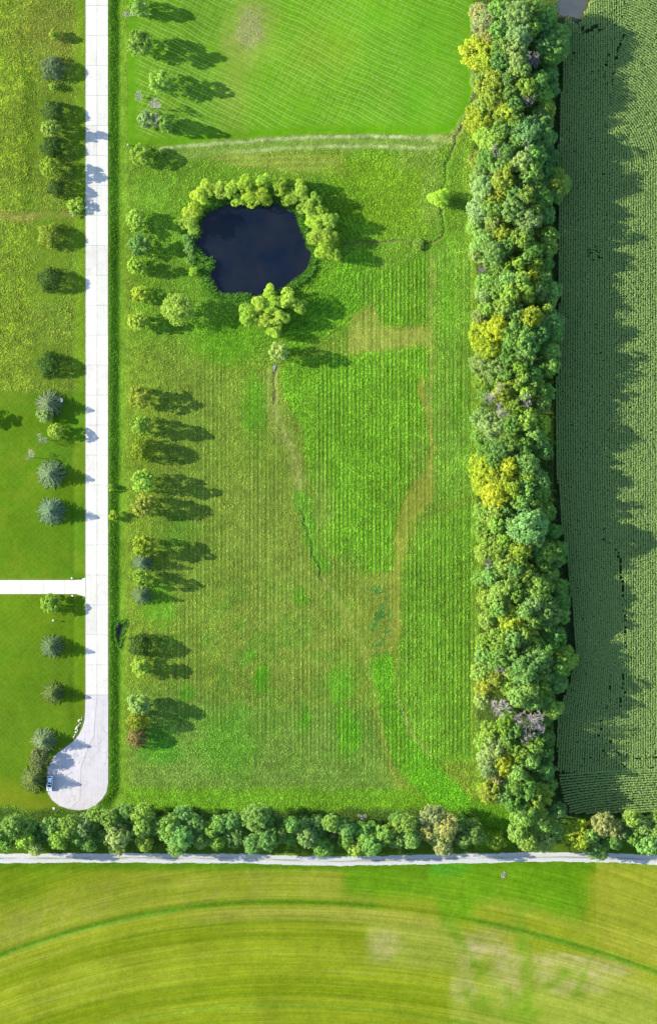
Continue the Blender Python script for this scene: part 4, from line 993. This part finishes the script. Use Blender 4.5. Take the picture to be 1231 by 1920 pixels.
# ---------------------------------------------------------------- corn
def corn_crop():
    pts = []
    pitch = 4.5; step = 1.85
    yy = np.arange(-60, 1446, step)
    for xr in np.arange(1030, 1300, pitch):
        k = np.clip(1 - (xr - 1040) / 130.0, 0, 1)
        bulge = (np.interp(yy, [-60, 100, 350, 700, 900, 1050, 1230, 1340, 1450], [0, 4, 0, -2, 0, 8, 22, 6, 2])) * k
        pts.append(np.c_[xr + bulge + np.interp(yy, [1240, 1446], [0, -6]) * k, yy])
    P = np.vstack(pts)
    cx, cy = 1062, 318
    arcz = (P[:, 1] < cy) & (np.hypot(P[:, 0] - cx, P[:, 1] - cy) > 118) & (P[:, 0] > cx + 60 + 0.15 * (cy - P[:, 1]))
    P = P[~arcz]
    Q = []
    for r in np.arange(118, 420, pitch):
        a = np.arange(-1.5, 0.001, step / r)
        Q.append(np.c_[cx + r * np.cos(a), cy + r * np.sin(a)])
    Q = np.vstack(Q)
    Q = Q[(Q[:, 0] > cx + 60 + 0.15 * (cy - Q[:, 1])) & (Q[:, 1] > -60) & (Q[:, 0] < 1300)]
    xx = np.arange(1044, 1300, step); B = []
    for yr in np.arange(1450, 1531, pitch):
        B.append(np.c_[xx, yr - 10 + 0.0 * xx + 26 * np.exp(-(xx - 1044) / 60.0) * ((yr - 1440) / 90.0) - 0.05 * (xx - 1044) + 10])
    B = np.vstack(B)
    P = np.vstack([P, Q, B]); P = P + R.normal(0, 0.28, P.shape)
    x, y = P[:, 0], P[:, 1]
    keep = (sd_poly(x, y, HEDGE) < -9) & (x > 1036) & (sd_poly(x, y, FLOOD) < -7 - 6 * (fbm(x, y, 12, 3) - 0.5))
    keep &= ~((x < 1066) & (y > 1490 + (x - 1044) * 0.9))
    keep &= y < 1524
    # wheel tracks and drowned spots
    for ln, w in (([(1154, 1010), (1163, 1080), (1168, 1150), (1169, 1240), (1160, 1320), (1148, 1370), (1142, 1398)], 2.3), ([(1128, 985), (1134, 1020)], 2), ([(1143, 1260), (1138, 1310), (1126, 1350), (1120, 1390)], 2),
                  ([(1150, 50), (1138, 100), (1131, 146)], 2.2), ([(1174, 52), (1156, 95), (1148, 150)], 2.2), ([(1142, 1400), (1160, 1414), (1190, 1421), (1300, 1417)], 2.2), ([(1124, 1402), (1150, 1430), (1190, 1440), (1300, 1438)], 1.9), ([(1094, 1395), (1092, 1425), (1078, 1450)], 1.6)):
        keep &= ~((seg_dist(x, y, ln) < w) & (vnoise(x, y, 7, 4) > 0.42) & (R.random(len(x)) < 0.62))
    keep &= ~((fbm(x, y, 16, 6, 2) > 0.91))
    keep &= ~((np.hypot((x - 1112) / 14, (y - 478) / 16) < 1) & (vnoise(x, y, 3.5, 7) > 0.62) & (R.random(len(x)) < 0.7)) & ~((np.hypot((x - 1108) / 22, (y - 55) / 10) < 1) & (vnoise(x, y, 6, 7) > 0.5))
    keep &= R.random(len(x)) > 0.012
    P = P[keep]; n = len(P)
    x, y = P[:, 0], P[:, 1]
    s = 1 / PPM
    bx = (x - 615.5) * s; by = (960 - y) * s; bz = height(x, y)
    hgt = R.uniform(1.75, 2.35, n) * (0.85 + 0.3 * fbm(x, y, 50, 8))
    base = np.c_[bx, by, bz]
    nl = 5
    a0 = R.uniform(0, 6.283, n)
    Vs = []; tone = []
    for k in range(nl):
        a = a0 + k * (np.pi + 0.5) + R.normal(0, 0.3, n)
        d = np.c_[np.cos(a), np.sin(a), np.zeros(n)]; sd = np.c_[-np.sin(a), np.cos(a), np.zeros(n)]
        z0 = hgt * (0.62 + 0.085 * k); L = R.uniform(0.32, 0.48, n); w = 0.085
        up = np.zeros((n, 3)); up[:, 2] = 1
        p0 = base + up * z0[:, None]; p1 = p0 + d * (L * 0.5)[:, None] + up * 0.16; p2 = p0 + d * L[:, None] - up * 0.10
        Vs.append(np.stack([p0 - sd * w * 0.6, p0 + sd * w * 0.6, p1 + sd * w, p1 - sd * w, p2 + sd * w * 0.25, p2 - sd * w * 0.25], 1))
        tone.append(np.repeat(np.clip(R.normal(0.42 + 0.05 * k, 0.1, n), 0, 1)[:, None], 6, 1))
    # stalk with its tassel: a slim tapered blade pair
    up = np.zeros((n, 3)); up[:, 2] = 1
    d = np.c_[np.cos(a0), np.sin(a0), np.zeros(n)] * 0.045
    t0 = base + up * 0.0; t1 = base + up * (hgt * 0.98)[:, None]; t2 = base + up * (hgt * 0.98 + 0.28)[:, None] + d * 2.5
    Vs.append(np.stack([t0 - d * 0.5, t0 + d * 0.5, t1 + d, t1 - d, t2 + d * 1.5, t2 - d * 1.5], 1))
    tone.append(np.repeat(np.array([[0.4, 0.4, 0.9, 0.9, 1.0, 1.0]]), n, 0))
    V = np.concatenate(Vs, 1); T = np.concatenate(tone, 1)
    m = V.shape[1]
    base_i = np.arange(n)[:, None, None] * m
    fq = np.array([[6 * k + q for q in (0, 1, 2, 3)] for k in range(nl + 1)] + [[6 * k + q for q in (3, 2, 4, 5)] for k in range(nl + 1)])
    Fq = (base_i + fq[None]).reshape(-1, 4)
    me = mesh_np('corn_crop', V.reshape(-1, 3), Fq); set_f(me, 'tone', T.ravel())
    o = add('corn_crop', me, attr_leaf_material('corn_leaves', 0.25), kind='stuff')
    o.color = (*[float(q) for q in alb((158, 194, 114), 2.0)], 1)
    tag(o, 'tall green corn standing in drilled rows beyond the tree belt', 'corn')
    return n
n_corn = corn_crop()

# ---------------------------------------------------------------- meadow tufts
def tufts():
    out = []
    n0 = 470000
    px = R.uniform(-20, 1060, n0); py = R.uniform(-20, 1606, n0)
    A, mw, ht, ro, tf, rw = cover(px, py)
    dr = sd_poly(px, py, ROAD)
    ok = (R.random(n0) < np.clip(tf, 0, 1.3) / 1.3) & (dr < 0.3) & (sd_poly(px, py, POND) < -1) & ~((np.abs(py - 1100.5) < 15) & (px < 162)) & (seg_dist(px, py, LANE) > 11.5)
    px, py, A, tf, rw = px[ok], py[ok], A[ok], tf[ok], rw[ok]
    of = ((px / 7.62 - 0.95 + 0.5) % 1.0) - 0.5
    px = px - of * 7.62 * 0.36 * rw * (0.5 + vnoise(px, py, 16, 71))      # drilled rows: plants gather on the ridges
    n = len(px)
    x = (px - 615.5) / PPM; y = (960 - py) / PPM; z = height(px, py)
    size = R.uniform(0.14, 0.30, n) * (0.6 + 0.5 * np.clip(tf, 0, 1.3)) * (0.75 + 0.5 * fbm(px, py, 14, 51))
    base = np.c_[x, y, z]
    Vs = []; Ts = []
    a0 = R.uniform(0, 6.283, n)
    for k in range(3):
        a = a0 + k * 2.094 + R.normal(0, 0.3, n)
        d = np.c_[np.cos(a), np.sin(a), np.zeros(n)]; sd = np.c_[-np.sin(a), np.cos(a), np.zeros(n)]
        lift = np.zeros((n, 3)); lift[:, 2] = size * R.uniform(0.5, 0.95, n)
        tip = base + d * (size * 0.95)[:, None] + lift
        Vs.append(np.stack([base - sd * (size * 0.4)[:, None] + lift * 0.3, base + sd * (size * 0.4)[:, None] + lift * 0.3, tip], 1))
        Ts.append(np.repeat(np.clip(R.normal(0.52, 0.13, n), 0, 1)[:, None], 3, 1))
    V = np.concatenate(Vs, 1); T = np.concatenate(Ts, 1)
    me = mesh_np('meadow_grass', V.reshape(-1, 3), np.arange(n * 9).reshape(-1, 3))
    set_f(me, 'tone', T.ravel()); set_c(me, 'Col', np.repeat(np.clip(A * np.array([2.9, 2.45, 2.6]) * np.clip(R.normal(1, 1, n) * 0.15 + 0.85, 0.55, 1.5)[:, None], 0, 0.7), 9, 0))
    o = add('meadow_grass', me, M_TUFT, kind='stuff')
    tag(o, 'uncut leafy meadow grass and clover covering the fields', 'grass')
    return n
n_tuft = tufts()

# ---------------------------------------------------------------- reeds on the wet margins
def reeds():
    n0 = 60000
    px = R.uniform(335, 615, n0); py = R.uniform(355, 590, n0)
    d = -sd_poly(px, py, POND)
    wd = np.where((py > 440) & (d < 0), 0, 6.0) + 7 * (fbm(px, py, 20, 61) - 0.4) + np.where(py > 500, 5, 0)
    ok = (d > -2.5) & (d < wd)
    sw = (np.hypot((px - 384) / 15, (py - 497) / 20) < 1) & (d > -3)
    ok |= sw
    q0 = 6000
    qx = R.uniform(208, 248, q0); qy = R.uniform(1155, 1225, q0); dq = -sd_poly(qx, qy, PUDDLE)
    okq = (dq > -2.0) & (dq < 3.5)
    px = np.r_[px[ok], qx[okq]]; py = np.r_[py[ok], qy[okq]]
    n = len(px)
    x = (px - 615.5) / PPM; y = (960 - py) / PPM; z = height(px, py)
    base = np.c_[x, y, z]; h = R.uniform(0.6, 1.5, n) * np.where(px < 260, 0.55, 1)
    a = R.uniform(0, 6.283, n); dd = np.c_[np.cos(a), np.sin(a), np.zeros(n)]; sd = np.c_[-np.sin(a), np.cos(a), np.zeros(n)]
    up = np.zeros((n, 3)); up[:, 2] = 1
    m = base + up * (h * 0.65)[:, None] + dd * (h * 0.15)[:, None]; t = base + up * (h * 0.85)[:, None] + dd * (h * 0.55)[:, None]
    w = 0.07
    V = np.stack([base - sd * w, base + sd * w, m + sd * w, m - sd * w, t + sd * w * 0.4, t - sd * w * 0.4], 1)
    f = np.array([[0, 1, 2, 3], [3, 2, 4, 5]])
    me = mesh_np('reeds', V.reshape(-1, 3), (np.arange(n)[:, None, None] * 6 + f[None]).reshape(-1, 4))
    set_f(me, 'tone', np.repeat(np.clip(R.normal(0.5, 0.18, n), 0, 1), 6))
    o = add('reeds', me, M_LEAF, kind='stuff'); o.color = (*[float(q) for q in alb((112, 176, 66), 1.3)], 1)
    tag(o, 'green reeds and tall grass fringing the pond and the ditch water', 'reeds')
reeds()

# ---------------------------------------------------------------- stones
def rock_mesh(name, s, rng):
    bm = bmesh.new(); bmesh.ops.create_icosphere(bm, subdivisions=1, radius=s)
    k = rng.uniform(0.55, 1.2, 3)
    for v in bm.verts:
        v.co = Vector((v.co.x * k[0], v.co.y * k[1], v.co.z * k[2] * 0.6)) * rng.uniform(0.8, 1.2)
    me = bpy.data.meshes.new(name); bm.to_mesh(me); bm.free(); me.materials.append(M_STONE); return me
ROCKS = [rock_mesh('rock', 0.34, R) for _ in range(5)]
edge = [(157, 1348), (156, 1352), (152, 1353), (154, 1358), (151, 1362), (148, 1366), (149, 1371), (146, 1375), (144, 1380), (142, 1384), (146, 1369), (105, 1518)]
for a, b in edge:
    x, y = W(a - 3, b - 2)
    o = add('rock', ROCKS[R.integers(5)]); o.location = (x, y, h1(a - 3, b - 2) + 0.08); o.rotation_euler = (0, 0, R.uniform(0, 6.28)); s = R.uniform(0.7, 1.5); o.scale = (s, s, s)
    tag(o, 'white landscaping rock on the grass at the edge of the turnaround', 'rock', 'rocks edging the turnaround')
def rubble(cx, cy, rx, ry, n, s0, label, name='rubble', mat=None):
    bm = bmesh.new()
    for k in range(n):
        a = R.uniform(0, 6.28); q = math.sqrt(R.random())
        p = (cx + rx * q * math.cos(a), cy + ry * q * math.sin(a))
        x, y = W(*p); s = s0 * R.uniform(0.5, 1.6)
        r = bmesh.ops.create_icosphere(bm, subdivisions=1, radius=1.0)
        M = Matrix.Translation((x, y, h1(*p) + s * 0.2)) @ Matrix.Rotation(R.uniform(0, 6.28), 4, 'Z') @ Matrix.Diagonal((s * R.uniform(0.6, 1.2), s * R.uniform(0.5, 1.0), s * 0.5, 1))
        for v in r['verts']: v.co = M @ (v.co * R.uniform(0.8, 1.2))
    me = bpy.data.meshes.new(name); bm.to_mesh(me); bm.free()
    o = add(name, me, mat or M_RUBBLE, kind='stuff'); tag(o, label, 'stones')
rubble(242, 26, 13, 6, 70, 0.16, 'scatter of broken pale stone at the ditch near the northern road end')
rubble(268, 27, 16, 3, 40, 0.14, 'thin strip of pale stone chips beside the northernmost lawn tree')
rubble(516, 689, 3.5, 7, 26, 0.24, 'small heap of grey stones at the head of the dry channel')
rubble(944, 1641, 6, 6, 30, 0.2, 'little grey stone heap in the hay field south of the lane')
rubble(138, 402, 10, 3, 24, 0.18, 'pale gravel spill beside the bush at the road edge')
rubble(468, 55, 22, 38, 260, 0.11, 'pale dry clods scattered over the bare patch of lawn', mat=M_SOIL)

# ---------------------------------------------------------------- small fixtures
M_WHITE = plain('white_plastic', (0.5, 0.52, 0.52), 0.4)
M_POST = plain('weathered_metal', (0.22, 0.23, 0.2), 0.6)
def box_bm(bm, x0, x1, y0, y1, z0, z1, bev=0.0):
    r = bmesh.ops.create_cube(bm, size=1.0)
    for v in r['verts']:
        v.co = Vector(((x0 + x1) / 2 + v.co.x * (x1 - x0), (y0 + y1) / 2 + v.co.y * (y1 - y0), (z0 + z1) / 2 + v.co.z * (z1 - z0)))
    if bev:
        e = list({e for v in r['verts'] for e in v.link_edges})
        bmesh.ops.bevel(bm, geom=e, offset=bev, segments=2, affect='EDGES')
def from_bm(name, fn, mat, parent):
    bm = bmesh.new(); fn(bm); me = bpy.data.meshes.new(name); bm.to_mesh(me); bm.free(); return add(name, me, mat, parent)
def at_px(name, a, b, label, cat, group=None, rot=0.0, dz=0.0):
    e = bpy.data.objects.new(name, None); col.objects.link(e); x, y = W(a, b); e.location = (x, y, h1(a, b) + dz); e.rotation_euler = (0, 0, rot); tag(e, label, cat, group); return e
e = at_px('utility_box', 115.5, 751, 'small white utility box in the shade of a spruce', 'utility box')
from_bm('base', lambda bm: box_bm(bm, -0.45, 0.45, -0.6, 0.6, -0.1, 0.08), M_STONE, e)
from_bm('cabinet', lambda bm: box_bm(bm, -0.36, 0.36, -0.5, 0.5, 0.08, 0.78, 0.04), M_WHITE, e)
from_bm('lid', lambda bm: box_bm(bm, -0.39, 0.39, -0.53, 0.53, 0.782, 0.84, 0.015), M_WHITE, e)
e = at_px('utility_pedestal', 240, 272, 'grey-brown utility pedestal standing beside the ditch', 'pedestal')
from_bm('post', lambda bm: tube(bm, (0, 0, -0.2), (0, 0, 1.0), 0.12, 0.12, 8), M_POST, e)
from_bm('cap', lambda bm: box_bm(bm, -0.24, 0.24, -0.3, 0.3, 0.98, 1.35, 0.04), M_POST, e)
for a, b, lab in ((136, 1084, 'short lamp post on the north side of the driveway'), (137, 1117, 'short lamp post on the south side of the driveway'), (101, 1163, 'short white marker post on the lawn south of the driveway')):
    e = at_px('lamp_post' if 'lamp' in lab else 'marker_post', a, b, lab, 'lamp post' if 'lamp' in lab else 'post')
    from_bm('post', lambda bm: tube(bm, (0, 0, -0.2), (0, 0, 0.9), 0.06, 0.05, 8), M_POST, e)
    from_bm('lantern' if 'lamp' in lab else 'cap', lambda bm: (tube(bm, (0, 0, 0.9), (0, 0, 1.15), 0.2, 0.24, 8), tube(bm, (0, 0, 1.15), (0, 0, 1.3), 0.26, 0.05, 8)), M_WHITE, e)

# ---------------------------------------------------------------- parked car
def car():
    M_PAINT = plain('silver_blue_paint', (0.46, 0.52, 0.56), 0.3, 0.5, 0.2, 0.5)
    M_GLASS = plain('dark_glass', (0.012, 0.014, 0.018), 0.08, 0.6)
    M_RUB = plain('tyre_rubber', (0.02, 0.02, 0.02), 0.9, 0.2)
    M_RIM = plain('rim_metal', (0.5, 0.5, 0.52), 0.3, 0.5, 0.8)
    M_TRIM = plain('black_trim', (0.03, 0.03, 0.032), 0.6)
    M_RED = plain('tail_lamp', (0.35, 0.02, 0.02), 0.2)
    M_LAMP = plain('head_lamp', (0.8, 0.82, 0.85), 0.1)
    x, y = W(94.2, 1468)
    e = at_px('parked_car', 94.2, 1468, 'silver-blue car with sunroof parked at the edge of the turnaround', 'car', rot=rad(-4), dz=0)
    e.location.z = 0.05
    # nose points to -Y; stations along y: (y, half width, underside, top)
    def loft(bm, st, prof):
        rings = []
        for s in st:
            rings.append([bm.verts.new((px_, s[0], pz)) for px_, pz in prof(s)])
        for a, b in zip(rings[:-1], rings[1:]):
            for k in range(len(a)):
                bm.faces.new((a[k], a[(k + 1) % len(a)], b[(k + 1) % len(a)], b[k]))
        bm.faces.new(rings[0]); bm.faces.new(rings[-1])
        bmesh.ops.recalc_face_normals(bm, faces=bm.faces[:])
    body = [(-2.38, 0.66, 0.34, 0.62), (-2.30, 0.80, 0.26, 0.76), (-2.0, 0.88, 0.24, 0.88), (-1.2, 0.91, 0.22, 0.98), (-0.4, 0.92, 0.22, 1.0), (1.0, 0.92, 0.22, 1.02), (1.9, 0.90, 0.24, 1.04), (2.25, 0.85, 0.28, 1.0), (2.38, 0.74, 0.38, 0.86)]
    def bprof(s):
        _, w, z0, z1 = s
        return [(-w * 0.9, z0), (w * 0.9, z0), (w, z0 + 0.15), (w, z1 - 0.22), (w * 0.94, z1 - 0.06), (w * 0.82, z1), (-w * 0.82, z1), (-w * 0.94, z1 - 0.06), (-w, z1 - 0.22), (-w, z0 + 0.15)]
    from_bm('body', lambda bm: loft(bm, body, bprof), M_PAINT, e)
    cab = [(-1.18, 0.72, 0.94, 0.99), (-0.42, 0.62, 0.94, 1.44), (0.2, 0.61, 0.94, 1.5), (1.2, 0.60, 0.94, 1.48), (1.75, 0.60, 0.94, 1.40), (2.16, 0.68, 0.94, 1.03)]
    def cprof(s):
        _, w, z0, z1 = s
        wb = 0.8
        return [(-wb, z0), (wb, z0), (w + 0.02, z1 - 0.07), (w * 0.9, z1), (-w * 0.9, z1), (-w - 0.02, z1 - 0.07)]
    from_bm('cabin', lambda bm: loft(bm, cab, cprof), M_PAINT, e)
    def quad(bm, pts, th=0.012):
        v = [bm.verts.new(p) for p in pts]; f = bm.faces.new(v); bm.normal_update()
        r = bmesh.ops.extrude_face_region(bm, geom=[f])
        for q in [g for g in r['geom'] if isinstance(g, bmesh.types.BMVert)]: q.co += f.normal * th
        bmesh.ops.recalc_face_normals(bm, faces=bm.faces[:])
    from_bm('windshield', lambda bm: quad(bm, [(-0.66, -1.12, 1.045), (0.66, -1.12, 1.045), (0.55, -0.46, 1.445), (-0.55, -0.46, 1.445)], 0.02), M_GLASS, e)
    from_bm('rear_window', lambda bm: quad(bm, [(0.58, 2.1, 1.09), (-0.58, 2.1, 1.09), (-0.52, 1.8, 1.385), (0.52, 1.8, 1.385)], 0.02), M_GLASS, e)
    from_bm('sunroof', lambda bm: box_bm(bm, -0.42, 0.42, -0.16, 0.36, 1.47, 1.515, 0.01), M_GLASS, e)
    for s in (-1, 1):
        from_bm('side_window', lambda bm: quad(bm, [(s * 0.80, -0.95, 1.02), (s * 0.80, 1.72, 1.02), (s * 0.645, 1.55, 1.37), (s * 0.655, -0.36, 1.40)], 0.02 * s), M_GLASS, e)
        from_bm('roof_rail', lambda bm: tube(bm, (s * 0.55, -0.3, 1.5), (s * 0.55, 1.5, 1.49), 0.025, 0.025, 6), M_TRIM, e)
        from_bm('mirror', lambda bm: box_bm(bm, s * 0.88 - 0.12, s * 0.88 + 0.12, -0.95, -0.78, 1.0, 1.14, 0.03), M_PAINT, e)
        from_bm('headlight', lambda bm: box_bm(bm, s * 0.62 - 0.16, s * 0.62 + 0.16, -2.36, -2.2, 0.66, 0.78, 0.02), M_LAMP, e)
        from_bm('tail_light', lambda bm: box_bm(bm, s * 0.68 - 0.13, s * 0.68 + 0.13, 2.24, 2.39, 0.78, 0.98, 0.02), M_RED, e)
        for yy_ in (-1.45, 1.42):
            w = from_bm('wheel', lambda bm: tube(bm, (s * 0.72, yy_, 0.34), (s * 0.93, yy_, 0.34), 0.2, 0.2, 12), M_RIM, e)
            def ring(bm):
                n = 16
                for k in range(n):
                    a0_, a1_ = 2 * math.pi * k / n, 2 * math.pi * (k + 1) / n
                    pr = [(s * 0.7, 0.2), (s * 0.7, 0.34), (s * 0.94, 0.34), (s * 0.94, 0.2)]
                    A_ = [bm.verts.new((px_, yy_ + r_ * math.cos(a0_), 0.34 + r_ * math.sin(a0_))) for px_, r_ in pr]
                    B_ = [bm.verts.new((px_, yy_ + r_ * math.cos(a1_), 0.34 + r_ * math.sin(a1_))) for px_, r_ in pr]
                    for q in range(4): bm.faces.new((A_[q], A_[(q + 1) % 4], B_[(q + 1) % 4], B_[q]))
                bmesh.ops.remove_doubles(bm, verts=bm.verts[:], dist=0.001); bmesh.ops.recalc_face_normals(bm, faces=bm.faces[:])
            from_bm('tyre', ring, M_RUB, w)
    from_bm('front_bumper', lambda bm: box_bm(bm, -0.7, 0.7, -2.43, -2.3, 0.3, 0.52, 0.04), M_TRIM, e)
    from_bm('rear_bumper', lambda bm: box_bm(bm, -0.78, 0.78, 2.28, 2.46, 0.36, 0.62, 0.04), M_TRIM, e)
car()
print('corn', n_corn, 'tufts', n_tuft)
